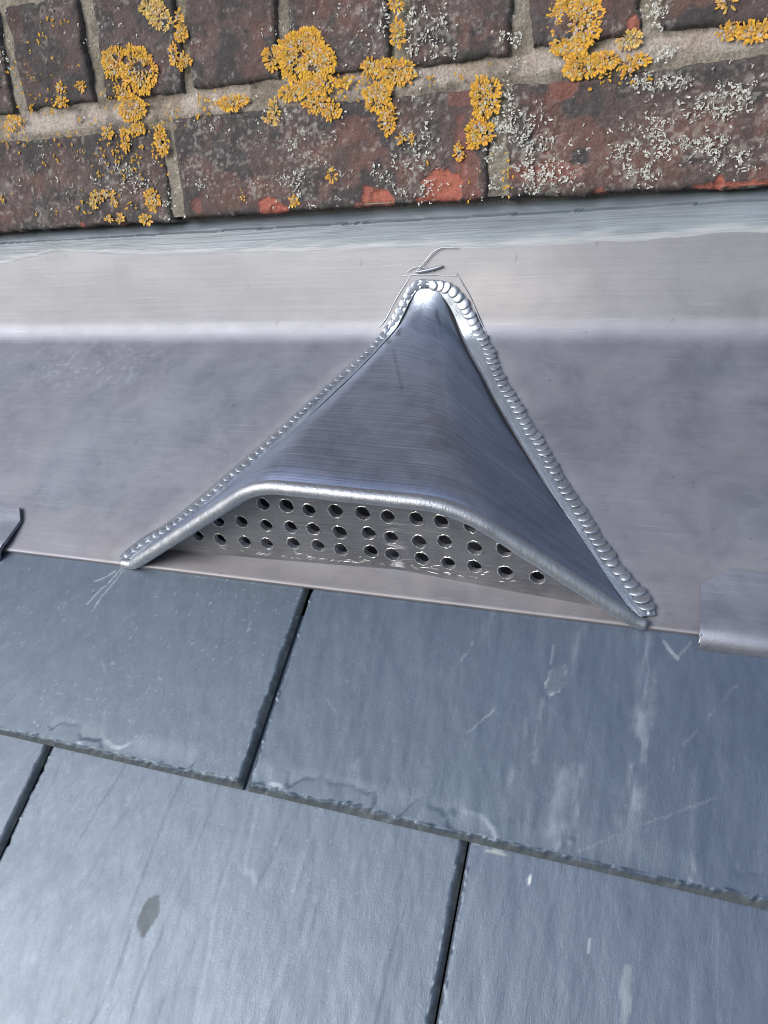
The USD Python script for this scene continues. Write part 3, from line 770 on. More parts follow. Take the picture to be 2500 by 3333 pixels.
inL = [(432, 1822), (560, 1745), (640, 1685), (712, 1623), (766, 1569), (845, 1507), (1000, 1365), (1150, 1225), (1204, 1169), (1262, 1107), (1292, 1073), (1318, 1020), (1350, 952)]
inR = [(2075, 2008), (2027, 1974), (1979, 1902), (1921, 1810), (1858, 1714), (1786, 1608), (1752, 1550), (1677, 1425), (1602, 1299), (1577, 1245), (1548, 1194), (1515, 1136), (1486, 1065), (1465, 1010), (1437, 954)]
def foot(first, px_, nb):
    lo_ = resample(smoothed(np.array([first] + px_[:nb], float), 200, 2), 77)
    hi_ = resample(smoothed(np.array(px_[nb - 1:], float), 80, 1), 24)[1:]
    return np.array([flash(q, -.0006)[0] for q in np.vstack([lo_, hi_])])


mouthL, mouthA, mouthB, mouthR = mouth((432, 1838)), mouth((836, 1579)), mouth((1486, 1648)), mouth((2068, 2022))
NS = (70, 14, 16)
cL, cR = foot((440, 1834), inL[1:], 10), foot((2075, 2018), inR[1:], 12)
blend = sstep(34, 0, np.arange(100))[:, None]      # the feet start at the roll
cL, cR = cL + (mouthL - cL[0]) * blend, cR + (mouthR - cR[0]) * blend
top_y = -.0095
A1, B1_ = onplane((1338, 1026), [0, top_y, 0], WALLN), onplane((1414, 1024), [0, top_y, 0], WALLN)
cA = path3([mouthA, A1, flash((1354, 940), .0015)[0]], .013, *NS)
cB = path3([mouthB, B1_, flash((1433, 940), .0015)[0]], .013, *NS)
nst = len(cL)


def section(l, a, b, r, ra, rb, n=(26, 18, 34, 24, 40)):
    ra = min(ra, np.linalg.norm(a - l) * .45, np.linalg.norm(b - a) * .48)
    rb = min(rb, np.linalg.norm(r - b) * .45, np.linalg.norm(b - a) * .48)
    def bz(p, q, s_, k):
        t = np.linspace(0, 1, k + 2)[1:-1, None]
        return (1 - t) ** 2 * p + 2 * t * (1 - t) * q + t ** 2 * s_
    a0, a1 = a + nrm(l - a) * ra, a + nrm(b - a) * ra
    b0, b1 = b + nrm(a - b) * rb, b + nrm(r - b) * rb
    # the left and right feet curl out into the flange
    return np.vstack([np.linspace(l, a0, n[0]), bz(a0, a, a1, n[1]), np.linspace(a1, b0, n[2]), bz(b0, b, b1, n[3]), np.linspace(b1, r, n[4])])


Hd = np.array([section(cL[i], cA[i], cB[i], cR[i], .006 + .008 * max(0, 1 - i / 22) , .011 + .008 * max(0, 1 - i / 22)) for i in range(nst)])
row0 = Hd[0].copy()
d1, d2 = np.gradient(Hd, axis=0), np.gradient(Hd, axis=1)
nn = np.cross(d2, d1)
nn /= np.linalg.norm(nn, axis=-1, keepdims=True) + 1e-15
if (nn @ np.array([0, -.5, .8])).mean() < 0:
    nn = -nn
RL = .0037
fade = sstep(62, 0, np.arange(nst))[:, None, None]
ends = np.minimum(1, np.minimum(np.arange(Hd.shape[1]), np.arange(Hd.shape[1])[::-1]) / 2.0)[None, :, None]
dents = (fbm(Hd[..., 0], Hd[..., 2] + Hd[..., 1], 22, 22, 77, 3) - .5) * .0016
Hs = Hd + nn * (RL * .99 * fade * (0.75 + .25 * ends)) + nn * (dents[..., None] * ends)
back_ = np.linalg.norm(Hd - Hd[:1], axis=-1)       # the lip's edge is dressed over with a soft round
Hs = Hs - nn * (np.clip(1 - back_ / .011, 0, 1) ** 2 * .0016)[..., None]
arc = np.concatenate([np.zeros((nst, 1)), np.cumsum(np.linalg.norm(np.diff(Hs, axis=1), axis=2), axis=1)], 1)
lon = np.concatenate([np.zeros((1, Hs.shape[1])), np.cumsum(np.linalg.norm(np.diff(Hs, axis=0), axis=2), axis=0)], 0)
tint = np.ones(Hs.shape)
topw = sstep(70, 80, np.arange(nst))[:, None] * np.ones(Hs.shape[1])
side = sstep(80, 100, np.arange(Hs.shape[1]))[None, :, None]   # side face's colour darkened for the dimmer sky it reflects; the top is rubbed
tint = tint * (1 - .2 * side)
nearlip = np.clip(1 - lon / .016, 0, 1)[..., None] ** 1.5  # highlight painted into the hood's colour just above the lip
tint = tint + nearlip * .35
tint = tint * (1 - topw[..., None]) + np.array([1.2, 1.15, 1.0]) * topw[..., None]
uv = np.stack([arc - arc[:, [60]], lon, 0 * arc], -1)
# pencil lines and marker dashes left by the maker
def hood_px(q):
    """nearest surface vertex to what the camera sees at q"""
    r = nrm(ray(*q))
    d = Hs - CAM
    off = np.linalg.norm(d - (d @ r)[..., None] * r, axis=-1)
    i = np.unravel_index(np.argmin(off), off.shape)
    return Hs[i]
for a, b, w_, c_ in (((1282, 1140), (1312, 1265), .0007, .72), ((1420, 1010), (1432, 1060), .001, .6), ((1300, 1070), (1296, 1090), .0016, .35), ((1262, 1095), (1268, 1118), .0016, .35)):
    A_, B_ = hood_px(a), hood_px(b)
    e = B_ - A_
    t_ = np.clip(((Hs - A_) @ e) / (e @ e), 0, 1)
    dd = np.linalg.norm(Hs - A_ - t_[..., None] * e, axis=-1)
    k = sstep(w_ * 1.6, w_ * .6, dd)
    tint = tint * (1 - k[..., None] * (1 - c_))
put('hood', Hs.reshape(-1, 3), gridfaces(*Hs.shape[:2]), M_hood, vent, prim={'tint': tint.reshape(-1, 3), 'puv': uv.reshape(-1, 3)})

# rolled lip of the mouth
tipL, tipR = mouth((398, 1832)), mouth((2104, 2034))
lipP = np.vstack([[tipL], row0, [tipR]])
lipP = smoothed(lipP, 260, 1)
rr = np.full(len(lipP), RL)
u = np.linspace(0, 1, len(lipP))
rr = RL * (0.72 + .28 * sstep(0, .05, u) * sstep(1, .95, u)) * (1 + (fbm(u, 0 * u, 60, 1, 3, 3) - .5) * .10)
V, F = tube(lipP, rr, 22)
nm = (fbm(V[:, 0] * 1.0, V[:, 2] + V[:, 1], 260, 260, 5, 2) - .5)
cen = np.vstack([np.repeat(lipP, 22, 0), lipP[:1], lipP[-1:]])
V = V + (V - cen) * nm[:, None] * .10
put('rolled_lip', V, F, M_lip, vent, prim={'tint': np.ones_like(V), 'puv': V})

# perforated plate behind the lip
DP = 0.0145
e1 = np.array([1.0, 0, 0])
PO = LO - LN * DP
PO = rp(0, .1702, .0006)
def bow(x):                                    # the plate is bent: its ends stand nearer the mouth
    return np.interp(x, [-.135, -.116, -.076, -.03, .022, .06, .087, .12, .135], [.0033, .0026, .0021, .0011, 0, .0026, .0045, .0066, .0092]) / .92
def plate2(q):
    x = 0.0
    for _ in range(6):
        P = onplane(q, PO + LN * float(bow(x)), LN)
        x = P[0]
    return np.array([P[0], (P - PO) @ LU])
rowp = np.stack([row0[:, 0], (row0 - LO) @ LU], 1)
rowp[:, 1] = rowp[:, 1] * .94 + .0028 - .0050
rowp = rowp[(rowp[:, 1] > .0)]
poly = Polygon(np.vstack([rowp, [[rowp[-1, 0] , -.005], [rowp[0, 0], -.005]]])).buffer(0)
HOLES = [(857, 1641), (933, 1647), (1006, 1661), (1093, 1665), (1181, 1671), (1263, 1682), (1356, 1689), (1436, 1698), (1535, 1713),
         (710, 1695), (787, 1698), (867, 1710), (947, 1716), (1020, 1722), (1107, 1733), (1200, 1736), (1274, 1750), (1365, 1763), (1448, 1763), (1546, 1784), (1643, 1789),
         (644, 1742), (717, 1756), (797, 1763), (870, 1769), (956, 1769), (1036, 1776), (1110, 1789), (1208, 1795), (1277, 1805), (1374, 1818), (1460, 1833), (1545, 1844), (1646, 1863), (1750, 1880)]
rng = np.random.default_rng(8)
rims = []
for q in HOLES:
    c = plate2(q)
    w = np.linspace(0, 2 * np.pi, 28, endpoint=False)
    r = .0039 * (1 + (fbm(np.cos(w), np.sin(w), 1.5, 1.5, int(q[0]), 3) - .5) * .22) * rng.uniform(.95, 1.06)
    ring = np.stack([c[0] + r * np.cos(w), c[1] + r * np.sin(w)], 1)
    poly = poly.difference(Polygon(ring))
    rims.append((c, ring))
if poly.geom_type != 'Polygon':
    poly = max(poly.geoms, key=lambda g_: g_.area)
pl = trimesh.creation.extrude_polygon(poly, .0034, engine='earcut').subdivide_to_size(.012)
def plate3(v):
    v = np.asarray(v)
    return PO + v[:, [0]] * e1 + v[:, [1]] * LU + (v[:, [2]] + bow(v[:, 0])[:, None]) * LN
V = plate3(np.column_stack([pl.vertices[:, :2], pl.vertices[:, 2] - .0034]))
me = trimesh.Trimesh(V, pl.faces, process=False)
if me.volume < 0:
    pl.faces = pl.faces[:, ::-1]
# faceted plate: split faces so that the primvars still fit
Vf, Ff = V[pl.faces].reshape(-1, 3), np.arange(len(pl.faces) * 3).reshape(-1, 3)
P2 = pl.vertices[:, :2][pl.faces].reshape(-1, 2)
fn_ = np.repeat(np.abs(pl.face_normals[:, 2]) < .5, 3)  # hole walls: fresh-cut lead, colour raised further so they look lit
put('perforated_plate', Vf, Ff, M_plate, vent, smooth=True, prim={'tint': np.where(fn_[:, None], 2.3, 1.0) * np.ones_like(Vf), 'puv': np.column_stack([P2, np.zeros(len(P2))])})
for c, ring in rims:
    k = len(ring)
    out = c + (ring - c) * (1.0 + rng.uniform(.03, .16, (k, 1)) * (.6 + .8 * rng.random((k, 1))))
    hgt = rng.uniform(.0001, .0006, k)
    inn = c + (ring - c) * (.97 - rng.uniform(0, .10, (k, 1)) * (rng.random((k, 1)) < .35))
    v = np.vstack([np.column_stack([out, np.full(k, .00003)]), np.column_stack([ring, hgt]), np.column_stack([inn, hgt * .3])])
    i = np.arange(k); j = np.roll(i, -1)
    f = np.vstack([np.stack([i, j, j + k, i + k], 1), np.stack([i + k, j + k, j + 2 * k, i + 2 * k], 1)])
    v3 = plate3(v)
    put('hole_burr', v3, f, M_burr, vent, prim={'tint': np.ones_like(v3), 'puv': v3})
# smeared bright metal along the plate's foot
mb = MB()
for _ in range(55):
    x = rng.uniform(-.085, .085)
    y = abs(rng.normal(.001, .0028)) + .0006
    if any(np.hypot(x - c[0], y - c[1]) < .0056 for c, _r in rims):
        continue
    l, w = rng.uniform(.0008, .0042), rng.uniform(.0003, .0008)
    a = rng.normal(.05, .25)
    wv = np.linspace(0, 2 * np.pi, 9, endpoint=False)
    o = np.stack([np.cos(wv) * l * rng.uniform(.6, 1.1, 9), np.sin(wv) * w * rng.uniform(.5, 1.2, 9)], 1) @ np.array([[math.cos(a), math.sin(a)], [-math.sin(a), math.cos(a)]])
    v = np.vstack([[x, y, .00035], np.column_stack([o + [x, y], np.full(9, .00005)])])
    v3 = plate3(v)
    mb.add(v3, [[0, 1 + k, 1 + (k + 1) % 9] for k in range(9)], tint=(1, 1, 1), puv=v3)
mb.put('metal_smear', M_burr, vent, kind='stuff')

# flange and weld
wl = [(410, 1817), (440, 1790), (495, 1753), (553, 1721), (603, 1684), (639, 1652), (676, 1623), (733, 1572), (777, 1533), (813, 1504), (900, 1423), (985, 1345), (1075, 1262), (1157, 1187), (1186, 1162), (1222, 1125), (1258, 1082), (1277, 1050), (1291, 1031), (1309, 999), (1327, 963), (1342, 938),
      (1362, 926), (1385, 924), (1428, 930), (1461, 939), (1483, 957), (1504, 981), (1519, 1010), (1533, 1039), (1551, 1071), (1570, 1104), (1588, 1136), (1609, 1191), (1631, 1241), (1656, 1285), (1740, 1425), (1824, 1564), (1863, 1627), (1901, 1682), (1930, 1735), (1959, 1786), (1979, 1815), (2017, 1862), (2065, 1916), (2090, 1950), (2109, 1978), (2116, 2004)]
wpx = smoothed(np.array(wl, float), 500, 2)
W3 = [flash(q, .0012) for q in wpx]
Wp, Wn = np.array([p for p, n in W3]), np.array([n for p, n in W3])
# flange: a strip from the hood's foot to the weld
def strip(inn, sel, name):
    n = 120
    wpart = resample(wpx[sel], n)
    ipart = resample(np.array(inn, float), n)
    rows_ = []
    for k in [-.55, -.47, -.3, 0, .15, .3, .45, .6, .72, .80, .84, .86]:
        hh = .0016 + .0004 * math.sin(max(0, k) * math.pi) if -.5 < k < .85 else -.0004
        rows_.append([flash(wpart[i] * (1 - k) + ipart[i] * k if k >= 0 else wpart[i] + (wpart[i] - ipart[i]) / np.linalg.norm(wpart[i] - ipart[i]) * (-k) * 42, hh)[0] for i in range(n)])
    G = np.array(rows_)
    G[..., :] += ((fbm(G[..., 0], G[..., 2], 150, 150, 9, 3) - .5) * .0006)[..., None] * NR
    al = np.concatenate([np.zeros((12, 1)), np.cumsum(np.linalg.norm(np.diff(G, axis=1), axis=2), axis=1)], 1)
    ac = np.concatenate([np.zeros((1, n)), np.cumsum(np.linalg.norm(np.diff(G, axis=0), axis=2), axis=0)], 0)
    F_ = gridfaces(12, n)
    a_, b_, c_ = G.reshape(-1, 3)[F_[700, 0]], G.reshape(-1, 3)[F_[700, 1]], G.reshape(-1, 3)[F_[700, 2]]
    if np.cross(b_ - a_, c_ - a_) @ NR < 0:
        F_ = F_[:, ::-1]
    put('flange', G.reshape(-1, 3), F_, M_flange, vent, prim={'tint': np.ones((G.size // 3, 3)), 'puv': np.stack([al, ac, 0 * al], -1).reshape(-1, 3)})
top = int(np.argmin(np.abs(wpx[:, 0] - 1385)))
strip(inL, slice(0, top), 'flange')
strip(inR, slice(len(wpx) - 1, top, -1), 'flange')
# added dark tubes stand in for shade in the open joint at the hood's foot
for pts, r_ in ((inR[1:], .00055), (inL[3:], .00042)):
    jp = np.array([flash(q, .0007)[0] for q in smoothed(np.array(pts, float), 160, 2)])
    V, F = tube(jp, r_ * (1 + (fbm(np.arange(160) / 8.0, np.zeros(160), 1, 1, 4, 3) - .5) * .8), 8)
    put('joint_shade', V, F, M_dark, vent)
# ripples of the weld: overlapping lens-shaped beads along the path
ico = trimesh.creation.icosphere(3)
mb = MB()
Ls = np.concatenate([[0], np.cumsum(np.linalg.norm(np.diff(Wp, axis=0), axis=1))])
d, k = .004, 0
rng = np.random.default_rng(21)
topL = Ls[top]
while d < Ls[-1] - .002:
    left = d < topL
    c = np.array([np.interp(d, Ls, Wp[:, j]) for j in range(3)])
    n = nrm([np.interp(d, Ls, Wn[:, j]) for j in range(3)])
    tg = np.array([np.interp(min(d + .002, Ls[-1]), Ls, Wp[:, j]) for j in range(3)]) - np.array([np.interp(max(d - .002, 0), Ls, Wp[:, j]) for j in range(3)])
    if not left:
        tg = -tg
    tg = nrm(tg - n * (tg @ n))
    sd_ = np.cross(n, tg)
    wdt = (.0029 if left else .0037) * rng.uniform(.78, 1.15)
    lng = (.0035 if left else .0034) * rng.uniform(.85, 1.2)
    hgt = (.0008 if left else .00105) * rng.uniform(.8, 1.2) * (.62 + .76 * float(fbm(np.array(d), np.array(0.), 45, 1, 91 + left, 3)))
    c = c + sd_ * rng.normal(0, .0003)
    if left and d < .055:
        hgt *= .7
    sk = math.radians(10 if left else 26)       # the ripples lie askew on the seam
    sd_, tg = sd_ * math.cos(sk) + tg * math.sin(sk), tg * math.cos(sk) - sd_ * math.sin(sk)
    tilt = math.radians(-20)                    # each bead dips under the one before it
    t2 = tg * math.cos(tilt) + n * math.sin(tilt)
    n2 = n * math.cos(tilt) - tg * math.sin(tilt)
    V = c + n * .0006 + ico.vertices[:, [0]] * t2 * lng + ico.vertices[:, [1]] * sd_ * wdt + ico.vertices[:, [2]] * n2 * hgt
    V = V + (fbm(V[:, 0], V[:, 2], 300, 300, k, 2) - .5)[:, None] * n * .0004
    F = ico.faces if np.dot(np.cross(t2, sd_), n2) > 0 else ico.faces[:, ::-1]
    mb.add(V, F, tint=(1, 1, 1), puv=V)
    d += (.0046 if left else .0044) * rng.uniform(.84, 1.2)
    k += 1
und_ = resample(Wp, 420)                       # the run of metal that the ripples sit in
un_ = np.stack([np.interp(np.linspace(0, 1, 420), np.linspace(0, 1, len(Wn)), Wn[:, j]) for j in range(3)], 1)
V, F = tube(und_ - un_ * .0004, .0015 * (.8 + .5 * fbm(np.arange(420) / 9.0, np.zeros(420), 1, 1, 6, 3)), 10)
mb.add(V, F, tint=(.9, .9, .92), puv=V)
mb.put('weld_seam', M_weld, vent)

# ------------------------------------------------------------------ lead clips folded over the flashing's edge
def clip(outline, name, label, wrap, seed):
    """outline: roof coordinates (x, s) of the flat leaf; its foot is bent over the edge."""
    base = rp(np.mean([p[0] for p in outline]), .185, 0)
    th = thing(name, label, 'lead clip', tuple(base))
    pg = Polygon(outline)
    x0_, s0_, x1_, s1_ = pg.bounds
    pg = pg.buffer(-.0008).buffer(.0008)
    mesh = trimesh.creation.extrude_polygon(pg, .0021, engine='earcut')
    mesh = mesh.subdivide_to_size(.0035)
    v = np.array(mesh.vertices)
    x, s, h = v[:, 0], v[:, 1], v[:, 2] + .0006
    h = h + (fbm(x, s, 30, 30, seed, 3) - .5) * .0016 + wrap * sstep(.165, .184, s)
    # bend down round the edge
    s_b, r = .1845, .0052
    over = np.maximum(0, s - s_b)
    w = np.minimum(over / r, 1.9)
    hb = np.where(over > 0, (h + r - .0005) * np.cos(w) - (r - .0005), h)
    sb = np.where(over > 0, s_b + (h + r - .0005) * np.sin(w), s)
    V = rp(x, sb, hb)
    f = mesh.faces
    tri = V[f]
    if trimesh.Trimesh(V, f, process=False).volume < 0:
        f = f[:, ::-1]; tri = V[f]
    Vv, Ff, nrml = meshkit.arrays(trimesh.Trimesh(V, f, process=False), 35)
    put('folded_leaf', Vv, Ff, M_clip, th, smooth=True, prim={'tint': np.ones_like(Vv) * np.where((np.interp(0, [0], [0]) == 0), 1, 1), 'puv': Vv})


e = xs
xr, xl_ = xs((2283, 1985))[0], xs((62, 1660))[0]
sA, sB, sC = xs((2368, 1857), .002), xs((2283, 1905), .002), xs((2440, 1860), .002)
clip([(sB[0], .1915), (sB[0], sB[1]), (sA[0], sA[1]), (sA[0] + .055, sA[1]), (sA[0] + .055, .1915)], 'lead_clip', 'dark lead clip with one cut corner folded over the flashing edge, right of the vent', .0012, 3)
lA, lB, lC, lD = xs((62, 1650), .003), xs((64, 1691), .003), xs((20, 1765), .003), xs((8, 1797), .003)
clip([(lA[0] - .06, lA[1]), (lA[0], lA[1]), (lB[0], lB[1]), (lC[0], lC[1]), (lC[0] - .003, .1915), (lA[0] - .06, .1915)], 'lead_clip', 'lead clip with thick dark edge at the left end of the flashing', .0016, 5)

# ------------------------------------------------------------------ loose slivers and scratches left by the welder at the vent's top
def sliver(pts, r, h, mat, label):
    P = np.array([flash(q, h)[0] for q in pts])
    P = smoothed(P, 40, 2)
    u = np.linspace(0, 1, 40)
    V, F = tube(P, r * (.35 + .65 * np.sin(np.pi * np.clip(u, .04, .96)) ** .4), 8)
    put('lead_sliver', V, F, mat, None, at=P[0], prim={'tint': np.ones_like(V), 'puv': V}, label=label, cat='lead sliver', group='slivers and scraped threads of lead round the vent top')


sliver([(1352, 888), (1380, 855), (1400, 830), (1425, 808), (1460, 804), (1490, 808)], .0004, .0016, M_flange, 'long curved bright thread of lead rising from the top of the vent')
sliver([(1356, 886), (1400, 878), (1440, 866)], .0011, .0014, M_clip, 'short dark lead sliver lying above the top of the vent')
sliver([(1312, 898), (1345, 894), (1400, 894), (1470, 897), (1488, 898)], .0004, .0001, M_flange, 'straight bright scraped ridge of lead over the vent top')
sliver([(1325, 885), (1345, 870), (1378, 868), (1410, 884)], .0003, .0010, M_flange, 'thin arched thread of lead over the dark sliver')
sliver([(1484, 885), (1510, 930), (1530, 965), (1545, 1000), (1570, 1060), (1583, 1080)], .0004, .0001, M_flange, 'bright scraped line beside the weld, right of the vent top')
sliver([(1338, 895), (1310, 940), (1285, 980), (1262, 1030), (1235, 1065)], .0004, .0001, M_flange, 'bright scraped line beside the weld, left of the vent top')

# ------------------------------------------------------------------ lichens
rng = np.random.default_rng(33)


def wall_y(x, z):
    return -.0006


def lobe(x, z, ang, l, w, rise, lift):
    """One leafy lobe: a domed, notched petal pointing along ang in the wall's plane."""
    o = np.array([[-.55, -.25], [0.1, -.5], [.75, -.48], [1, -.22], [.86, 0], [1, .24], [.74, .5], [.1, .5], [-.55, .25]]) * [l, w]
    o = o * rng.uniform(.82, 1.15, (9, 1))
    c, s = math.cos(ang), math.sin(ang)
    o = np.stack([o[:, 0] * c - o[:, 1] * s, o[:, 0] * s + o[:, 1] * c], 1)
    up = np.array([0, .35, .8, 1, .85, 1, .8, .35, 0]) * rise * rng.uniform(.6, 1.3, 9)
    V = np.column_stack([x + o[:, 0], -lift - up, z + o[:, 1]])
    V = np.vstack([[x + c * l * .2, -lift - rise * .75, z + s * l * .2], V])
    return V, [[0, 1 + k, 1 + (k + 1) % 9] for k in range(9)]


def lichen(blobs, hollow=(), dens=1.0, pale=0.0, size=1.0):
    """blobs: (px, py, rx, ry) ellipses that make the patch together."""
    mb = MB()
    for (bx, by, rx, ry) in blobs:
        c = wz((bx, by))
        ax, az = rx / PXM, ry / PXM
        n = int(dens * ax * az * math.pi / 0.75e-6) + 4
        order = np.sort(np.sqrt(rng.random(n)))[::-1]
        for k, rad in enumerate(order):
            th = rng.uniform(0, 2 * np.pi)
            wob = 1 + (float(fbm(np.array(math.cos(th)), np.array(math.sin(th)), 1.7, 1.7, int(bx + by), 3)) - .5) * .9
            x, z = c[0] + ax * rad * wob * math.cos(th), c[1] + az * rad * wob * math.sin(th)
            if any(math.hypot((x - wz(h_[:2])[0]) / (h_[2] / PXM), (z - wz(h_[:2])[1]) / (h_[3] / PXM)) < 1 for h_ in hollow):
                continue
            if rad < .8 and float(fbm(np.array(x), np.array(z), 260, 260, 3, 2)) > .70:
                continue
            l = rng.uniform(.0008, .0016) * size
            rim = rad > .78
            V, F = lobe(x, z, th + rng.normal(0, .25 if rim else .6), l * (1.45 if rim else 1), l * rng.uniform(.6, .95), rng.uniform(.0002, .0006) * size, .0003 + (1 - rad) * .0005 + rng.uniform(0, .0004))
            base = np.array([0.66, 0.37, 0.04]) if rad > .55 else np.array([0.60, 0.345, 0.05])
            base = base * (1 - pale) + np.array([.55, .45, .13]) * pale
            if rng.random() < .26 and rad < .7:
                base = np.array([.52, .47, .24])
            col = base * (1.12 if rad > .86 else 1) * rng.uniform(.70, 1.18) * np.array([1, rng.uniform(.84, 1.12), rng.uniform(.8, 2.2)])
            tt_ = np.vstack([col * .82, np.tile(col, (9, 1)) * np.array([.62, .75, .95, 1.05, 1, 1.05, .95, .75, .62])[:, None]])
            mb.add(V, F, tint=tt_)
    return mb


BIG = [
    ([(375, 205, 48, 42), (455, 228, 55, 58)], [(408, 195, 12, 12), (455, 215, 15, 12)], 'large double ring of yellow lichen on the second dark brick of the upper course', {}),
    ([(432, 352, 46, 36), (405, 300, 20, 18)], [], 'yellow lichen patch on the wide mortar bed below the double ring', {}),
    ([(492, 22, 35, 18), (520, 50, 34, 30), (545, 72, 16, 18)], [], 'pale yellow ragged lichen at the top edge beside an upright mortar joint', {'pale': .55}),
    ([(590, 108, 20, 20), (600, 200, 22, 18), (570, 180, 12, 24), (585, 60, 10, 22)], [], 'string of yellow lichen down an upright mortar joint of the upper course', {}),
    ([(985, 170, 82, 58), (1040, 205, 46, 42), (888, 190, 28, 30), (1000, 125, 14, 22)], [(1018, 228, 14, 16)], 'biggest yellow lichen rosette, spilling over the mortar joint at the bottom of the upper bricks', {}),
    ([(960, 300, 50, 18), (1040, 270, 55, 22), (1000, 285, 40, 20)], [], 'band of yellow lichen on the mortar under the biggest rosette', {}),
    ([(1035, 335, 40, 22), (1080, 365, 28, 18)], [], 'yellow lichen on the top edge of the middle long brick below the biggest rosette', {}),
    ([(897, 365, 12, 32), (880, 388, 16, 8)], [], 'slim slanting streak of yellow green lichen on the middle long brick', {'pale': .4}),
    ([(1210, 218, 28, 18), (1235, 225, 22, 16), (1130, 265, 18, 10)], [], 'yellow lichen at the foot of the upper bricks, near the middle of the mortar bed', {}),
    ([(1288, 236, 46, 30), (1320, 250, 26, 16), (1250, 210, 16, 12)], [], 'yellow lichen spread on the mortar right of the middle, above the long bricks', {}),
    ([(1228, 316, 38, 30), (1250, 300, 22, 20)], [], 'yellow lichen hanging over the upper edge of the middle long brick', {}),
    ([(1265, 390, 20, 34), (1250, 372, 12, 14)], [], 'upright oval yellow lichen on the face of the middle long brick', {}),
    ([(755, 335, 44, 15), (790, 325, 16, 10)], [], 'flat yellow lichen lens on the mortar bed left of the biggest rosette', {}),
    ([(527, 460, 22, 40)], [(532, 462, 6, 7)], 'oval yellow lichen on the upright joint between the two left long bricks', {}),
    ([(497, 650, 28, 32)], [], 'round yellow lichen near the foot of the leftmost long brick beside its joint', {}),
    ([(318, 640, 22, 16), (350, 630, 26, 10), (372, 650, 10, 18), (306, 660, 10, 16)], [], 'broken yellow lichen ring near the foot of the leftmost long brick', {'pale': .25}),
    ([(478, 714, 22, 12), (392, 712, 12, 14), (358, 712, 12, 8)], [], 'row of three small yellow lichens on the bottom edge of the leftmost long brick', {'pale': .2}),
    ([(45, 402, 30, 18), (60, 385, 12, 10)], [], 'yellow lichen on the mortar bed at the left edge of the picture', {}),
    ([(354, 432, 17, 15), (410, 462, 13, 30), (455, 420, 20, 16), (430, 428, 14, 12)], [], 'scatter of yellow lichen on the upper right corner of the leftmost long brick', {}),
    ([(200, 285, 16, 12), (203, 331, 20, 14), (267, 280, 12, 13), (170, 190, 0.1, 0.1)], [], 'group of small yellow lichens on the black brick at the upper left', {}),
    ([(1885, 62, 50, 68), (1850, 20, 28, 28), (1905, 20, 30, 30)], [(1840, 75, 10, 26)], 'tall yellow lichen rosette on an upper brick right of the middle', {}),
    ([(1853, 145, 42, 20), (1835, 165, 22, 12), (1808, 62, 14, 34), (1880, 160, 20, 16)], [], 'yellow lichen fringe under the tall rosette at the foot of an upper brick', {}),
    ([(1900, 215, 52, 24), (1960, 200, 38, 18), (1860, 235, 22, 10)], [], 'long yellow lichen patch on the mortar under the tall rosette', {}),
    ([(2050, 203, 44, 12), (2043, 236, 13, 9)], [], 'thin yellow lichen strip on the mortar right of the tall rosette', {}),
    ([(2052, 130, 24, 16), (2030, 142, 14, 8)], [], 'small greenish yellow lichen at the lower right corner of an upper brick', {'pale': .5}),
    ([(1578, 322, 38, 46), (1600, 290, 18, 18)], [], 'yellow lichen rosette at the upper right corner of the middle long brick', {}),
    ([(1559, 437, 36, 36)], [], 'round yellow lichen rosette below another on the right end of the middle long brick', {}),
    ([(1495, 494, 10, 20)], [], 'slim small yellow lichen left below the round rosette on the middle long brick', {}),
    ([(1295, 110, 17, 28), (1290, 12, 18, 14)], [], 'yellow lichen on an upright mortar joint right of the biggest rosette', {}),
    ([(1307, 452, 10, 9)], [], 'tiny yellow lichen, left one of a pair on the middle of the middle long brick', {}),
    ([(1340, 452, 9, 10)], [], 'tiny yellow lichen, right one of a pair on the middle of the middle long brick', {}),
    ([(2370, 105, 24, 14), (2385, 85, 14, 10)], [], 'orange flecked lichen on the mortar bed near the right edge of the picture', {'size': .8}),
    ([(2452, 105, 34, 20), (2490, 98, 26, 12)], [], 'yellow lichen at the right edge of the picture under an upper brick', {}),
    ([(2365, 10, 18, 14)], [], 'small yellow green lichen on the top right brick', {'pale': .4}),
    ([(1081, 569, 12, 15)], [], 'single small orange lichen low on the face of the middle long brick', {}),
    ([(787, 629, 9, 13)], [], 'small yellow lichen near the foot of the middle long brick at its left end', {}),
    ([(961, 655, 14, 11)], [], 'small yellow lichen at the bottom edge of the middle long brick beside red chips', {}),
]
for blobs, hollow, label, kw in BIG:
    c = wall(blobs[0][:2])
    mb = lichen(blobs, hollow, **kw)
    mb.put('lichen_patch', M_lichen, None, at=c, label=label, cat='lichen', group='yellow lichen patches on the brick wall')
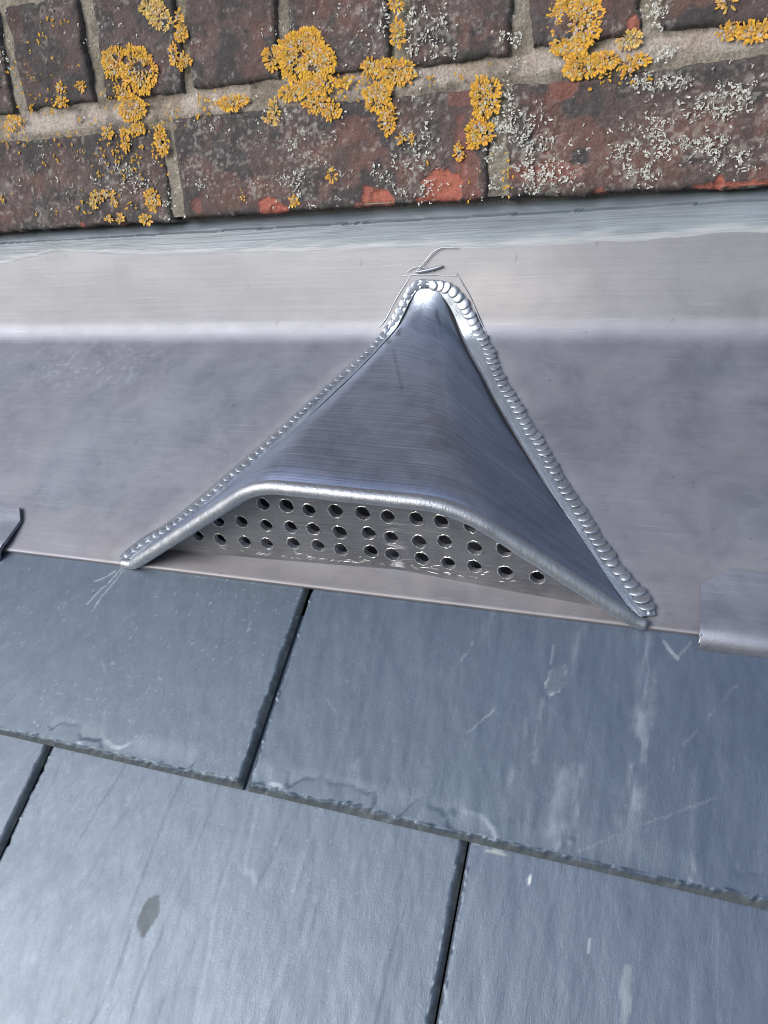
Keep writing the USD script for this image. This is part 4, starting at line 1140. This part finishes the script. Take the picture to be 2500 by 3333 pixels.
# tiny yellow specks and the crust of grey white lichen: past counting
mb = MB()
specks = [(100, 240, 120, 90, 40), (150, 330, 110, 60, 30), (420, 500, 110, 90, 60), (250, 480, 200, 60, 24), (300, 690, 160, 60, 14), (600, 380, 60, 40, 14), (1150, 280, 90, 30, 26), (690, 330, 60, 25, 20), (370, 330, 60, 50, 24), (1060, 320, 120, 30, 24), (1990, 260, 120, 30, 12), (1450, 240, 200, 30, 10), (40, 460, 60, 60, 14), (10, 640, 40, 20, 10), (160, 90, 90, 60, 8), (1500, 560, 120, 80, 7), (1640, 560, 30, 80, 10), (420, 290, 60, 30, 20)]
for (cx, cy, sx, sy, n) in specks:
    for _ in range(n):
        q = wz((cx + rng.normal(0, sx * .6), cy + rng.normal(0, sy * .6)))
        if not .072 < q[1] < .22:
            continue
        for _k in range(rng.integers(1, 5)):
            l = rng.uniform(.0006, .0013)
            V, F = lobe(q[0] + rng.normal(0, .0008), q[1] + rng.normal(0, .0008), rng.uniform(0, 6.28), l, l * .9, .0004, .0003 + rng.uniform(0, .0004))
            mb.add(V, F, tint=np.array([.55, .31, .04]) * rng.uniform(.7, 1.15))
mb.put('lichen_specks', M_lichen, None, label='tiny yellow lichen specks scattered over the bricks and mortar', cat='lichen', kind='stuff')
mb = MB()
for (cx, cy, sx, sy, n) in WHITE:
    for _ in range(int(n * .72)):
        q = wz((cx + rng.normal(0, sx * .75), cy + rng.normal(0, sy * .75)))
        if not .077 < q[1] < .22 or float(fbm(np.array(q[0]), np.array(q[1]), 170, 170, 51, 3)) < .46:
            continue
        for _k in range(rng.integers(1, 4)):
            l = rng.uniform(.0004, .0012)
            V, F = lobe(q[0] + rng.normal(0, .0006), q[1] + rng.normal(0, .0006), rng.uniform(0, 6.28), l, l * rng.uniform(.4, .9), rng.uniform(.0002, .0007), .0003)
            mb.add(V, F, tint=np.array([.56, .56, .52]) * rng.uniform(.6, 1.2))
mb.put('grey_lichen', M_lichen, None, label='crust of grey white lichen flakes over the dark brick faces', cat='lichen', kind='stuff')
